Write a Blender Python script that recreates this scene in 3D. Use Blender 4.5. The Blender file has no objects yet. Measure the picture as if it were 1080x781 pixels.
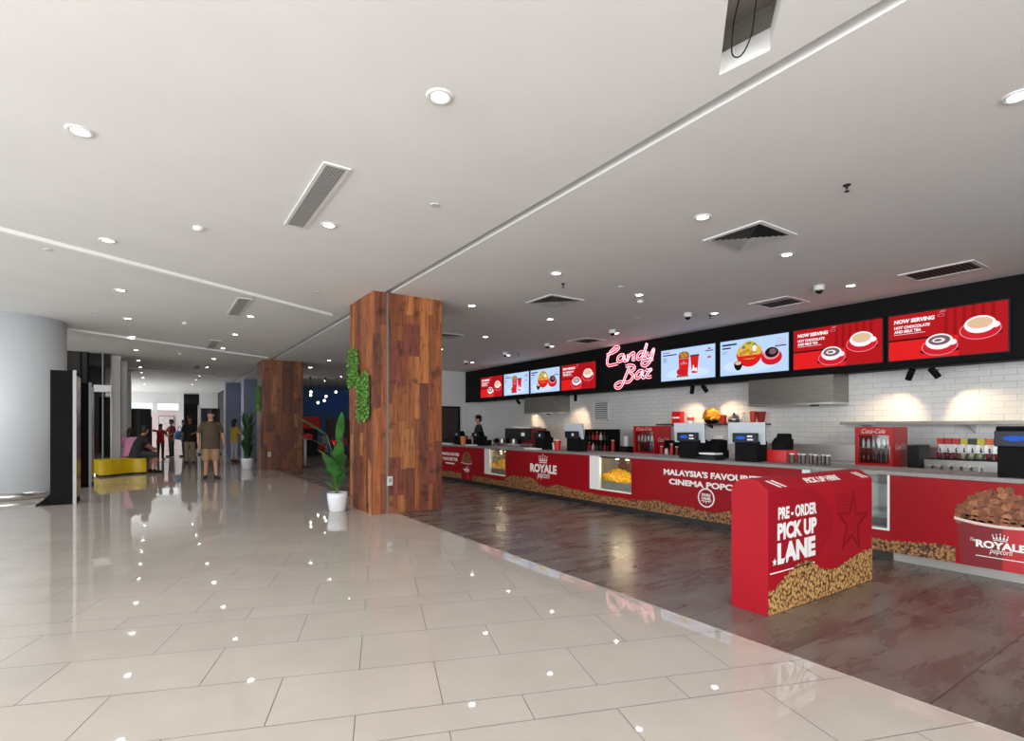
import bpy, bmesh, math, random
from mathutils import Vector, Matrix, Euler, noise
random.seed(7)
S = bpy.context.scene
COL = S.collection
PI = math.pi
HC = 3.57                      # ceiling height
YAW = math.atan2(376, 560)     # camera looks this far right of +Y

# ------------------------------------------------------------------ materials
MATS = {}
def mat(name, col=(.8, .8, .8), rough=.5, metal=0., emit=None, es=1., spec=.5, coat=0.):
    if name in MATS: return MATS[name]
    m = bpy.data.materials.new(name); m.use_nodes = True
    b = m.node_tree.nodes['Principled BSDF']
    b.inputs['Base Color'].default_value = (*col, 1)
    b.inputs['Roughness'].default_value = rough
    b.inputs['Metallic'].default_value = metal
    b.inputs['Specular IOR Level'].default_value = spec
    b.inputs['Coat Weight'].default_value = coat
    if emit is not None:
        b.inputs['Emission Color'].default_value = (*emit, 1)
        b.inputs['Emission Strength'].default_value = es
    MATS[name] = m
    return m
def nodes(m):
    nt = m.node_tree
    return nt, nt.nodes, nt.links, nt.nodes['Principled BSDF']
def srgb(r, g, b):
    f = lambda c: (c/255/12.92 if c/255 <= .04045 else ((c/255+.055)/1.055)**2.4)
    return (f(r), f(g), f(b))
def ramp(N, stops):
    r = N.new('ShaderNodeValToRGB'); e = r.color_ramp.elements
    while len(e) < len(stops): e.new(.5)
    for i, (p, c) in enumerate(stops):
        e[i].position = p; e[i].color = (*c, 1)
    return r
def screen(name, col, es=1.):      # a lit display: emits only
    return mat(name, (0.004, .004, .004), .5, emit=col, es=es, spec=.08)

def noisy(name, c1, c2, scale=6, rough=.5, stretch=(1, 1, 1), detail=4, metal=0., spec=.5, bump=0.):
    m = mat(name, c1, rough, metal, spec=spec)
    nt, N, L, b = nodes(m)
    tc = N.new('ShaderNodeTexCoord'); mp = N.new('ShaderNodeMapping'); mp.inputs['Scale'].default_value = stretch
    n = N.new('ShaderNodeTexNoise'); n.inputs['Scale'].default_value = scale; n.inputs['Detail'].default_value = detail
    r = ramp(N, [(.32, c1), (.68, c2)])
    L.new(tc.outputs['Object'], mp.inputs['Vector']); L.new(mp.outputs[0], n.inputs['Vector'])
    L.new(n.outputs[0], r.inputs[0]); L.new(r.outputs[0], b.inputs['Base Color'])
    if bump:
        bp = N.new('ShaderNodeBump'); bp.inputs['Strength'].default_value = bump; bp.inputs['Distance'].default_value = .01
        L.new(n.outputs[0], bp.inputs['Height']); L.new(bp.outputs[0], b.inputs['Normal'])
    return m

M_white = mat('white_paint', (.72, .72, .72), .55)
M_ceil = noisy('ceiling_paint', (.82, .82, .81), (.85, .85, .84), 1.2, .7)
M_trimw = mat('white_enamel', (.75, .75, .74), .35)
M_steel = noisy('brushed_steel', (.50, .49, .47), (.58, .57, .55), 3, .28, (1, 1, 30), metal=1.)
M_hood = noisy('hood_steel', (.25, .23, .21), (.33, .305, .28), 3, .42, (1, 1, 20), metal=1.)
M_chrome = mat('chrome', (.62, .62, .62), .28, 1.)
M_black = mat('black_plastic', (.009, .009, .010), .45, spec=.25)
M_matblk = mat('matt_black', (.007, .007, .008), .7, spec=.08)
M_bulk = mat('black_fascia', (.006, .006, .007), .6, spec=.12)
M_dark = mat('dark_void', (.02, .02, .02), .8)
M_red = noisy('red_laminate', srgb(146, 10, 22), srgb(138, 8, 20), 1.5, .45, spec=.22)
M_redbox = noisy('red_board', srgb(160, 14, 30), srgb(152, 12, 28), 1.5, .5, spec=.22)
M_reddk = mat('dark_red_print', srgb(116, 8, 22), .45)
M_redplas = mat('red_plastic', srgb(190, 20, 26), .35)
M_maroon = mat('maroon_metal', srgb(120, 16, 22), .4)
M_print = mat('white_print', (.80, .78, .77), .5)
M_stone = noisy('grey_stone', (.20, .19, .18), (.27, .26, .25), 40, .4)
M_skin = mat('skin', srgb(205, 150, 122), .55)
M_skin2 = mat('skin_tan', srgb(176, 122, 96), .55)
M_hair = mat('black_hair', (.012, .010, .010), .5)
M_yellow = noisy('yellow_leatherette', srgb(238, 204, 8), srgb(226, 190, 6), 5, .35)

def glass_mat(name, tint, refl=.12, rough=.02):
    m = bpy.data.materials.new(name); m.use_nodes = True
    nt = m.node_tree; nt.nodes.clear()
    o = nt.nodes.new('ShaderNodeOutputMaterial'); mx = nt.nodes.new('ShaderNodeMixShader')
    t = nt.nodes.new('ShaderNodeBsdfTransparent'); g = nt.nodes.new('ShaderNodeBsdfGlossy')
    t.inputs[0].default_value = (*tint, 1); g.inputs['Roughness'].default_value = rough
    lw = nt.nodes.new('ShaderNodeLayerWeight'); lw.inputs[0].default_value = .25
    ml = nt.nodes.new('ShaderNodeMath'); ml.operation = 'MULTIPLY_ADD'; ml.inputs[1].default_value = .5; ml.inputs[2].default_value = refl
    nt.links.new(lw.outputs['Fresnel'], ml.inputs[0]); nt.links.new(ml.outputs[0], mx.inputs[0])
    nt.links.new(t.outputs[0], mx.inputs[1]); nt.links.new(g.outputs[0], mx.inputs[2]); nt.links.new(mx.outputs[0], o.inputs[0])
    return m
M_glass = glass_mat('clear_glass', (.94, .96, .95), .05)
M_tint = glass_mat('smoked_glass', (.10, .10, .10), .08)

def popcorn_mat(name, light, dark, scale, bump=.5):
    m = mat(name, light, .6)
    nt, N, L, b = nodes(m)
    tc = N.new('ShaderNodeTexCoord'); v = N.new('ShaderNodeTexVoronoi'); v.inputs['Scale'].default_value = scale
    v.inputs['Randomness'].default_value = 1.
    r = ramp(N, [(.0, light), (.35, tuple(.75*a+.25*b_ for a, b_ in zip(light, dark))), (.75, dark)])
    n = N.new('ShaderNodeTexNoise'); n.inputs['Scale'].default_value = scale*.8
    mx = N.new('ShaderNodeMixRGB'); mx.blend_type = 'MULTIPLY'; mx.inputs[0].default_value = .55
    L.new(tc.outputs['Object'], v.inputs['Vector']); L.new(tc.outputs['Object'], n.inputs['Vector'])
    L.new(v.outputs['Distance'], r.inputs[0]); L.new(r.outputs[0], mx.inputs[1]); L.new(n.outputs[0], mx.inputs[2])
    L.new(mx.outputs[0], b.inputs['Base Color'])
    return m
M_popprint = popcorn_mat('caramel_popcorn_print', srgb(204, 146, 88), srgb(52, 22, 12), 40)
M_popbox = popcorn_mat('golden_popcorn_print', srgb(240, 190, 118), srgb(92, 48, 16), 36)
M_popdk = popcorn_mat('dark_caramel_print', srgb(225, 150, 96), srgb(48, 20, 10), 15)
M_popyel = popcorn_mat('yellow_popcorn', srgb(255, 214, 60), srgb(190, 120, 10), 30)

# white subway tile: brick texture in the wall's own plane
def tile_mat(name, swap):
    m = mat(name, (.75, .75, .74), .18, spec=.5)
    nt, N, L, b = nodes(m)
    tc = N.new('ShaderNodeTexCoord'); sp = N.new('ShaderNodeSeparateXYZ'); cb = N.new('ShaderNodeCombineXYZ')
    br = N.new('ShaderNodeTexBrick'); br.inputs['Scale'].default_value = 1
    br.inputs['Brick Width'].default_value = .30; br.inputs['Row Height'].default_value = .10
    br.inputs['Mortar Size'].default_value = .003; br.inputs['Mortar Smooth'].default_value = .2
    br.inputs['Color1'].default_value = (.74, .74, .73, 1); br.inputs['Color2'].default_value = (.70, .70, .69, 1)
    br.inputs['Mortar'].default_value = (.45, .45, .44, 1)
    bp = N.new('ShaderNodeBump'); bp.inputs['Strength'].default_value = .6; bp.inputs['Distance'].default_value = .004; bp.invert = True
    L.new(tc.outputs['Object'], sp.inputs[0])
    L.new(sp.outputs[1 if swap else 0], cb.inputs[0]); L.new(sp.outputs[2], cb.inputs[1])
    L.new(cb.outputs[0], br.inputs['Vector']); L.new(br.outputs['Color'], b.inputs['Base Color'])
    L.new(br.outputs['Fac'], bp.inputs['Height']); L.new(bp.outputs[0], b.inputs['Normal'])
    return m
M_tileX = tile_mat('white_wall_tile', True); M_tileY = tile_mat('white_wall_tile_end', False)

# timber planks: each plank carries its own tint, grain runs along z
def wood_mat():
    m = mat('reclaimed_timber', (.3, .12, .05), .5)
    nt, N, L, b = nodes(m)
    tc = N.new('ShaderNodeTexCoord'); mp = N.new('ShaderNodeMapping'); mp.inputs['Scale'].default_value = (16, 16, 1.5)
    at = N.new('ShaderNodeAttribute'); at.attribute_name = 'tint'
    ad = N.new('ShaderNodeVectorMath'); ad.operation = 'MULTIPLY_ADD'; ad.inputs[1].default_value = (9, 9, 9)
    n = N.new('ShaderNodeTexNoise'); n.inputs['Scale'].default_value = 1.6; n.inputs['Detail'].default_value = 8; n.inputs['Roughness'].default_value = .65
    n2 = N.new('ShaderNodeTexNoise'); n2.inputs['Scale'].default_value = 5; n2.inputs['Detail'].default_value = 3
    r = ramp(N, [(.32, (.36, .30, .27)), (.47, (.92, .9, .88)), (.55, (1.05, 1.05, 1.03)), (.70, (1.45, 1.4, 1.3))])
    r2 = ramp(N, [(.30, (.25, .2, .2)), (.44, (1, 1, 1))])
    x = N.new('ShaderNodeMixRGB'); x.blend_type = 'MULTIPLY'; x.inputs[0].default_value = 1
    x2 = N.new('ShaderNodeMixRGB'); x2.blend_type = 'MULTIPLY'; x2.inputs[0].default_value = .8
    L.new(tc.outputs['Object'], mp.inputs[0]); L.new(at.outputs['Color'], ad.inputs[0]); L.new(mp.outputs[0], ad.inputs[2])
    L.new(ad.outputs[0], n.inputs['Vector']); L.new(tc.outputs['Object'], n2.inputs['Vector'])
    L.new(n.outputs[0], r.inputs[0]); L.new(n2.outputs[0], r2.inputs[0])
    L.new(at.outputs['Color'], x.inputs[1]); L.new(r.outputs[0], x.inputs[2])
    L.new(x.outputs[0], x2.inputs[1]); L.new(r2.outputs[0], x2.inputs[2])
    L.new(x2.outputs[0], b.inputs['Base Color'])
    bp = N.new('ShaderNodeBump'); bp.inputs['Strength'].default_value = .35; bp.inputs['Distance'].default_value = .01
    L.new(n.outputs[0], bp.inputs['Height']); L.new(bp.outputs[0], b.inputs['Normal'])
    return m
M_wood = wood_mat()

def floor_tile_mat():
    m = mat('polished_porcelain', (.6, .55, .5), .028)
    nt, N, L, b = nodes(m)
    at = N.new('ShaderNodeAttribute'); at.attribute_name = 'tint'
    tc = N.new('ShaderNodeTexCoord'); n = N.new('ShaderNodeTexNoise'); n.inputs['Scale'].default_value = 2.5; n.inputs['Detail'].default_value = 6
    r = ramp(N, [(.3, (.95, .95, .95)), (.7, (1.03, 1.03, 1.03))])
    x = N.new('ShaderNodeMixRGB'); x.blend_type = 'MULTIPLY'; x.inputs[0].default_value = 1
    L.new(tc.outputs['Object'], n.inputs['Vector']); L.new(n.outputs[0], r.inputs[0])
    L.new(at.outputs['Color'], x.inputs[1]); L.new(r.outputs[0], x.inputs[2]); L.new(x.outputs[0], b.inputs['Base Color'])
    return m
M_floor = floor_tile_mat()
def bar_floor_mat():
    m = mat('brown_slate_tile', (.1, .06, .05), .3)
    nt, N, L, b = nodes(m)
    tc = N.new('ShaderNodeTexCoord'); mp = N.new('ShaderNodeMapping'); mp.inputs['Scale'].default_value = (.55, 2.0, 1); mp.inputs['Rotation'].default_value = (0, 0, .35)
    at = N.new('ShaderNodeAttribute'); at.attribute_name = 'tint'
    ad = N.new('ShaderNodeVectorMath'); ad.operation = 'MULTIPLY_ADD'; ad.inputs[1].default_value = (40, 40, 40)
    n = N.new('ShaderNodeTexNoise'); n.inputs['Scale'].default_value = 2.2; n.inputs['Detail'].default_value = 8; n.inputs['Roughness'].default_value = .58; n.inputs['Distortion'].default_value = .25
    r = ramp(N, [(.25, srgb(80, 61, 56)), (.5, srgb(112, 100, 94)), (.75, srgb(142, 135, 127))])
    L.new(tc.outputs['Object'], mp.inputs[0]); L.new(at.outputs['Color'], ad.inputs[0]); L.new(mp.outputs[0], ad.inputs[2]); L.new(ad.outputs[0], n.inputs['Vector'])
    L.new(n.outputs[0], r.inputs[0]); L.new(r.outputs[0], b.inputs['Base Color'])
    r3 = ramp(N, [(.3, (.22, .22, .22)), (.7, (.34, .34, .34))]); L.new(n.outputs[0], r3.inputs[0]); L.new(r3.outputs[0], b.inputs['Roughness'])
    return m
M_barfloor = bar_floor_mat()
M_grout = mat('grout', (.16, .15, .14), .7)
M_groutdk = mat('dark_grout', (.035, .03, .028), .7)

# ------------------------------------------------------------------ mesh builder
def wloc(o):
    v = Vector((0, 0, 0))
    while o is not None:
        v += o.location; o = o.parent
    return v
class MB:
    def __init__(s): s.v = []; s.f = []; s.t = []; s.mi = []
    def add(s, vs, fs, tint=None, mi=0):
        b = len(s.v); s.v += [tuple(x) for x in vs]
        for f in fs: s.f.append(tuple(b+i for i in f)); s.t.append(tint); s.mi.append(mi)
        return s
    def box(s, x0, x1, y0, y1, z0, z1, tint=None, mi=0, M=None):
        vs = [Vector(p) for p in ((x0,y0,z0),(x1,y0,z0),(x1,y1,z0),(x0,y1,z0),(x0,y0,z1),(x1,y0,z1),(x1,y1,z1),(x0,y1,z1))]
        if M is not None: vs = [M @ v for v in vs]
        return s.add(vs, [(3,2,1,0),(4,5,6,7),(0,1,5,4),(1,2,6,5),(2,3,7,6),(3,0,4,7)], tint, mi)
    def prism(s, poly, a, b, M=None, mi=0):
        """poly in (p,q); extruded from a to b along n; M maps (p,q,n) to the world"""
        n = len(poly)
        vs = [Vector((p, q, a)) for p, q in poly] + [Vector((p, q, b)) for p, q in poly]
        if M is not None: vs = [M @ v for v in vs]
        fs = [tuple(range(n-1, -1, -1)), tuple(range(n, 2*n))] + [(i, (i+1) % n, n+(i+1) % n, n+i) for i in range(n)]
        return s.add(vs, fs, None, mi)
    def lathe(s, prof, c=(0,0,0), n=24, M=None):
        vs = []; fs = []
        for r, z in prof:
            for i in range(n):
                a = 2*PI*i/n; vs.append(Vector((r*math.cos(a), r*math.sin(a), z)))
        for k in range(len(prof)-1):
            for i in range(n): fs.append((k*n+i, k*n+(i+1) % n, (k+1)*n+(i+1) % n, (k+1)*n+i))
        if prof[0][0] > 1e-6: fs.append(tuple(range(n-1, -1, -1)))
        if prof[-1][0] > 1e-6: fs.append(tuple((len(prof)-1)*n+i for i in range(n)))
        c = Vector(c)
        vs = [(M @ v if M is not None else v) + c for v in vs]
        return s.add(vs, fs)
    def tube(s, pts, r, n=8, caps=True):
        pts = [Vector(p) for p in pts]; vs = []; fs = []
        rr = r if isinstance(r, (list, tuple)) else [r]*len(pts)
        up = Vector((0, 0, 1)); prev = None
        for i, p in enumerate(pts):
            d = (pts[min(i+1, len(pts)-1)] - pts[max(i-1, 0)])
            d = d.normalized() if d.length > 1e-9 else Vector((0, 0, 1))
            if prev is None:
                a = d.cross(up) if abs(d.dot(up)) < .95 else d.cross(Vector((1, 0, 0)))
            else: a = prev - d*prev.dot(d)
            a.normalize(); prev = a; b = d.cross(a)
            for k in range(n):
                t = 2*PI*k/n; vs.append(p + (a*math.cos(t) + b*math.sin(t))*rr[i])
        for i in range(len(pts)-1):
            for k in range(n): fs.append((i*n+k, i*n+(k+1) % n, (i+1)*n+(k+1) % n, (i+1)*n+k))
        if caps: fs.append(tuple(range(n-1, -1, -1))); fs.append(tuple((len(pts)-1)*n+k for k in range(n)))
        return s.add(vs, fs)
    def ball(s, c, r, n=12, m=8, M=None):
        r = r if isinstance(r, (list, tuple)) else (r, r, r); vs = []; fs = []; c = Vector(c)
        for j in range(1, m):
            a = PI*j/m
            for i in range(n):
                t = 2*PI*i/n; v = Vector((r[0]*math.sin(a)*math.cos(t), r[1]*math.sin(a)*math.sin(t), r[2]*math.cos(a)))
                vs.append((M @ v if M is not None else v) + c)
        top = Vector((0, 0, r[2])); bot = -top
        vs.append((M @ top if M is not None else top) + c); vs.append((M @ bot if M is not None else bot) + c)
        for j in range(m-2):
            for i in range(n): fs.append((j*n+i, (j+1)*n+i, (j+1)*n+(i+1) % n, j*n+(i+1) % n))
        T = (m-1)*n
        for i in range(n):
            fs.append((T, i, (i+1) % n)); fs.append((T+1, (m-2)*n+(i+1) % n, (m-2)*n+i))
        return s.add(vs, fs)
    def loft(s, rings, caps=True):
        n = len(rings[0]); vs = [v for r in rings for v in r]; fs = []
        for i in range(len(rings)-1):
            for k in range(n): fs.append((i*n+k, i*n+(k+1) % n, (i+1)*n+(k+1) % n, (i+1)*n+k))
        if caps: fs.append(tuple(range(n-1, -1, -1))); fs.append(tuple((len(rings)-1)*n+k for k in range(n)))
        return s.add(vs, fs)
    def mesh(s, name, off=Vector((0, 0, 0))):
        me = bpy.data.meshes.new(name)
        me.from_pydata([(v[0]-off.x, v[1]-off.y, v[2]-off.z) for v in s.v], [], s.f)
        if any(t is not None for t in s.t):
            at = me.color_attributes.new('tint', 'FLOAT_COLOR', 'CORNER'); i = 0
            for f, t in zip(s.f, s.t):
                for _ in f: at.data[i].color = (*(t or (1, 1, 1)), 1); i += 1
        for p, m in zip(me.polygons, s.mi): p.material_index = m
        me.validate(); me.update()
        return me
    def build(s, name, m, parent=None, smooth=False, bevel=0, seg=2):
        if parent is not None: off = wloc(parent)
        else:
            xs, ys, zs = zip(*s.v); off = Vector(((min(xs)+max(xs))/2, (min(ys)+max(ys))/2, min(zs)))
        me = s.mesh(name, off)
        o = bpy.data.objects.new(name, me); COL.objects.link(o)
        for k in (m if isinstance(m, (list, tuple)) else [m]): me.materials.append(k)
        if parent is not None: o.parent = parent
        else: o.location = off
        fix = bmesh.new(); fix.from_mesh(me); bmesh.ops.recalc_face_normals(fix, faces=fix.faces); fix.to_mesh(me); fix.free()
        if smooth:
            for p in me.polygons: p.use_smooth = True
        if bevel:
            b = o.modifiers.new('bevel', 'BEVEL'); b.width = bevel; b.segments = seg; b.limit_method = 'ANGLE'
        return o

def tag(o, label=None, cat=None, group=None, kind=None):
    if label: o['label'] = label
    if cat: o['category'] = cat
    if group: o['group'] = group
    if kind: o['kind'] = kind
    return o
def thing(name, label, cat, loc=(0, 0, 0), group=None, kind=None):
    o = bpy.data.objects.new(name, None); COL.objects.link(o); o.location = loc; o.empty_display_size = .1
    return tag(o, label, cat, group, kind)
def struct(o): o['kind'] = 'structure'; return o
KIDS = lambda o: [c for c in COL.objects if c.parent == o]
def dup(root, loc, rz=None, label=None, group=None):
    def cp(o, par):
        c = o.copy(); COL.objects.link(c); c.parent = par
        for k in kids.get(o, []): cp(k, c)
        return c
    kids = {}
    for o in COL.objects:
        if o.parent is not None: kids.setdefault(o.parent, []).append(o)
    r = cp(root, None); r.location = loc
    if rz is not None: r.rotation_euler = (0, 0, rz)
    if label: r['label'] = label
    if group: r['group'] = group
    return r
def box(name, m, x0, x1, y0, y1, z0, z1, parent=None, bevel=0):
    return MB().box(x0, x1, y0, y1, z0, z1).build(name, m, parent, bevel=bevel)

# planes that carry prints: u to the viewer's right, v up, n toward the viewer
def frame(o, u, v):
    u = Vector(u).normalized(); v = Vector(v).normalized(); n = u.cross(v)
    return Matrix(((u.x, v.x, n.x, o[0]), (u.y, v.y, n.y, o[1]), (u.z, v.z, n.z, o[2]), (0, 0, 0, 1)))
def faceX(x): return frame((x, 0, 0), (0, -1, 0), (0, 0, 1))      # faces -X: u = -Y, v = Z
def faceY(y): return frame((0, y, 0), (1, 0, 0), (0, 0, 1))       # faces -Y: u = X, v = Z
TH = .0012
def decal(name, m, polys, F, layer, parent):
    mb = MB()
    for p in polys: mb.prism(p, layer*TH+.0002, (layer+1)*TH, F)
    return mb.build(name, m, parent)
def ell(cx, cy, rx, ry, n=28, a0=0, a1=2*PI):
    full = abs(a1-a0-2*PI) < 1e-6
    return [(cx+rx*math.cos(a0+(a1-a0)*i/(n if full else n-1)), cy+ry*math.sin(a0+(a1-a0)*i/(n if full else n-1))) for i in range(n)]
def rect(u0, u1, v0, v1): return [(u0, v0), (u1, v0), (u1, v1), (u0, v1)]
def ring(cx, cy, r0, r1, n=32):
    out = []
    for i in range(n):
        a, b = 2*PI*i/n, 2*PI*(i+1)/n
        out.append([(cx+r0*math.cos(a), cy+r0*math.sin(a)), (cx+r1*math.cos(a), cy+r1*math.sin(a)), (cx+r1*math.cos(b), cy+r1*math.sin(b)), (cx+r0*math.cos(b), cy+r0*math.sin(b))])
    return out
def star(cx, cy, r, rot=0, k=.42):
    return [(cx+(r if i % 2 == 0 else r*k)*math.sin(PI*i/5+rot), cy+(r if i % 2 == 0 else r*k)*math.cos(PI*i/5+rot)) for i in range(10)]
def crown(cx, cy, w, h):
    P = [[(cx-.44*w, cy), (cx+.44*w, cy), (cx+.44*w, cy+.09*h), (cx-.44*w, cy+.09*h)]]
    for i, (x, hh) in enumerate(((-.48, .62), (-.25, .72), (0, .85), (.25, .72), (.48, .62))):
        P.append([(cx+x*.80*w-.075*w, cy+.19*h), (cx+x*.80*w+.075*w, cy+.19*h), (cx+x*w, cy+hh*h)])
        P.append(ell(cx+x*w, cy+hh*h+.07*h, .05*w, .07*h, 10))
    return P
_tc = {}
def text(name, s, m, F, layer, parent, u0, u1, v0, v1, bold=.02, shear=0., depth=TH, skew=0.):
    """letters fitted to the rectangle u0..u1, v0..v1 of the plane F"""
    cu = bpy.data.curves.new(name, 'FONT'); cu.body = s; cu.offset = bold; cu.extrude = .5; cu.shear = shear; cu.resolution_u = 3
    t = bpy.data.objects.new(name, cu); COL.objects.link(t)
    dg = bpy.context.evaluated_depsgraph_get(); me = bpy.data.meshes.new_from_object(t.evaluated_get(dg))
    bpy.data.objects.remove(t); bpy.data.curves.remove(cu)
    xs = [v.co.x for v in me.vertices]; ys = [v.co.y for v in me.vertices]
    ax, bx, ay, by = min(xs), max(xs), min(ys), max(ys); off = wloc(parent)
    me.name = name
    for v in me.vertices:
        p = (v.co.x-ax)/(bx-ax); q = (v.co.y-ay)/(by-ay)
        v.co = F @ Vector((u0+(u1-u0)*p, v0+(v1-v0)*q + skew*p, layer*TH+.0002 + (v.co.z+.5)*depth)) - off
    me.materials.append(m)
    o = bpy.data.objects.new(name, me); COL.objects.link(o); o.parent = parent
    return o
# ------------------------------------------------------------------ the setting
XB = 3.25                       # edge between cream tiles and bar floor
# cream floor: rotated tiles clipped at XB
def clip_poly(poly, axis, lim, keep_less):
    out = []
    for i in range(len(poly)):
        a, b = poly[i], poly[(i+1) % len(poly)]
        ia = (a[axis] <= lim) == keep_less; ib = (b[axis] <= lim) == keep_less
        if ia: out.append(a)
        if ia != ib:
            t = (lim-a[axis])/(b[axis]-a[axis]); out.append((a[0]+t*(b[0]-a[0]), a[1]+t*(b[1]-a[1])))
    return out
def cream_floor():
    mb = MB(); th = math.radians(20); ux = (math.cos(th), -math.sin(th)); vx = (math.sin(th), math.cos(th))
    mb.add([(-9, -7.5, -.004), (XB, -7.5, -.004), (XB, 42, -.004), (-9, 42, -.004)], [(0, 1, 2, 3)], (1, 1, 1), 1)
    rows = []; v = 4.471
    pat = [.54, .52, .245]; k = 0
    while v < 46: rows.append((v, v+pat[k % 3], k)); v += pat[k % 3]; k += 1
    v = 4.471; back = [.244, .527, .51, .503, .245, .52, .54]; k = 1
    for i in range(40):
        h = back[i] if i < len(back) else [.245, .52, .54][i % 3]
        rows.append((v-h, v, k)); v -= h; k += 1
        if v < -12: break
    L = .836; g = .0019; rnd = random.Random(3)
    for v0, v1, k in rows:
        off = -.12 if k % 2 else -.53
        for i in range(-24, 26):
            u0 = off+i*L; P = []
            for (u, w) in ((u0+g, v0+g), (u0+L-g, v0+g), (u0+L-g, v1-g), (u0+g, v1-g)):
                P.append((u*ux[0]+w*vx[0], u*ux[1]+w*vx[1]))
            P = clip_poly(P, 0, XB-.004, True)
            if len(P) >= 3: P = clip_poly(P, 0, -9, False)
            if len(P) >= 3: P = clip_poly(P, 1, 42, True)
            if len(P) >= 3: P = clip_poly(P, 1, -7.5, False)
            if len(P) < 3: continue
            c = rnd.uniform(.97, 1.02); base = srgb(205, 196, 187)
            mb.add([(p[0], p[1], 0) for p in P], [tuple(range(len(P)))], tuple(x*c for x in base))
    return struct(mb.build('floor', [M_floor, M_grout]))
cream_floor()
def bar_floor():
    mb = MB(); rnd = random.Random(5)
    mb.add([(XB, -7.5, -.004), (13, -7.5, -.004), (13, 42, -.004), (XB, 42, -.004)], [(0, 1, 2, 3)], (1, 1, 1), 1)
    W, Lx = .735, 1.47; y = 1.785-W*13; r = 0
    while y < 42:
        x = XB+.003 - (0 if r % 2 else .0)
        xs = [XB+.004]; q = 3.95 if r % 2 else 4.7
        while q < 13: xs.append(q); q += Lx
        xs.append(13)
        for a, b in zip(xs[:-1], xs[1:]):
            mb.add([(a+.002, y+.002, 0), (b-.002, y+.002, 0), (b-.002, y+W-.002, 0), (a+.002, y+W-.002, 0)], [(0, 1, 2, 3)], (rnd.random(), rnd.random(), rnd.random()))
        y += W; r += 1
    return struct(mb.build('floor_bar', [M_barfloor, M_groutdk]))
bar_floor()
struct(box('trim_1', M_chrome, XB-.006, XB+.004, -7.5, 42, -.003, .0012))

# ceilings with the slot between them, the access opening and three slanted coves
def cut(o, polys):
    """polys: (list of xy, z0, z1)"""
    for poly, z0, z1 in polys:
        mb = MB(); n = len(poly)
        mb.prism(poly, z0, z1); c = mb.build('cutter', M_dark)
        m = o.modifiers.new('b', 'BOOLEAN'); m.operation = 'DIFFERENCE'; m.object = c; m.solver = 'EXACT'
        dg = bpy.context.evaluated_depsgraph_get(); me = bpy.data.meshes.new_from_object(o.evaluated_get(dg))
        o.modifiers.clear(); o.data = me; bpy.data.objects.remove(c)
ceil = struct(box('ceiling', M_ceil, -9, 3.07, -7.5, 42, HC, HC+.13))
def strip(a, b, w):
    a = Vector(a); b = Vector(b); d = (b-a).normalized(); n = Vector((-d.y, d.x))*w/2
    return [tuple(a-n), tuple(b-n), tuple(b+n), tuple(a+n)]
hole = [(2.89, 2.01), (2.94, 1.71), (1.90, .87), (1.85, 1.17)]
coves = [((-4.2, 6.26), (2.80, 10.40), .08), ((-4.2, 13.5), (2.88, 17.95), .07), ((-3.1, 22.2), (2.6, 26.2), .07)]
cut(ceil, [(hole, HC-.2, HC+.3)])
for i, (a, b, w) in enumerate(coves):
    struct(MB().prism(strip(a, b, w), HC-.045, HC).build('trim_%d' % (20+i), mat('cove_white', (.90, .90, .89), .6)))
struct(box('ceiling_bar', M_ceil, 3.175, 13, -7.5, 42, HC, HC+.13))
struct(box('trim_2', mat('slot_grey', (.33, .33, .32), .6), 3.06, 3.19, -7.5, 42, HC+.105, HC+.125))
struct(box('trim_3', M_matblk, 3.118, 3.132, -7.5, 42, HC+.085, HC+.105))
# void above the access opening
vo = MB()
def slab_walls(mb, poly, z0, z1, t):
    n = len(poly); c = Vector((sum(p[0] for p in poly)/n, sum(p[1] for p in poly)/n))
    O = [tuple(c+(Vector(p)-c)*1.18) for p in poly]; O2 = [tuple(c+(Vector(p)-c)*1.3) for p in poly]
    for i in range(n):
        j = (i+1) % n
        mb.prism([O[i], O[j], O2[j], O2[i]], z0, z1)
    mb.prism(O2, z1, z1+.03)
slab_walls(vo, hole, HC+.13, HC+.34, .03)
struct(vo.build('ceiling_void', noisy('bare_board', (.40, .37, .34), (.48, .45, .42), 3, .8, (1, 1, 8))))
cb = MB()
def spl(pts, k=8):
    """smooth curve through points"""
    P = [Vector(p) for p in pts]; P = [P[0]*2-P[1]] + P + [P[-1]*2-P[-2]]; out = []
    for i in range(1, len(P)-2):
        for j in range(k):
            t = j/k; a, b, c, d = P[i-1], P[i], P[i+1], P[i+2]
            out.append(.5*((2*b)+(-a+c)*t+(2*a-5*b+4*c-d)*t*t+(-a+3*b-3*c+d)*t**3))
    out.append(P[-2]); return out
cb.tube(spl([(2.60, 1.50, HC+.33), (2.66, 1.62, HC+.12), (2.74, 1.70, HC+.01), (2.80, 1.80, HC-.03), (2.80, 1.86, HC+.01), (2.72, 1.80, HC+.10), (2.62, 1.70, HC+.14)]), .004, 6)
tag(cb.build('cable', M_black), 'thin dark loop of cable hanging in the open ceiling hatch', 'cable')

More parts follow.
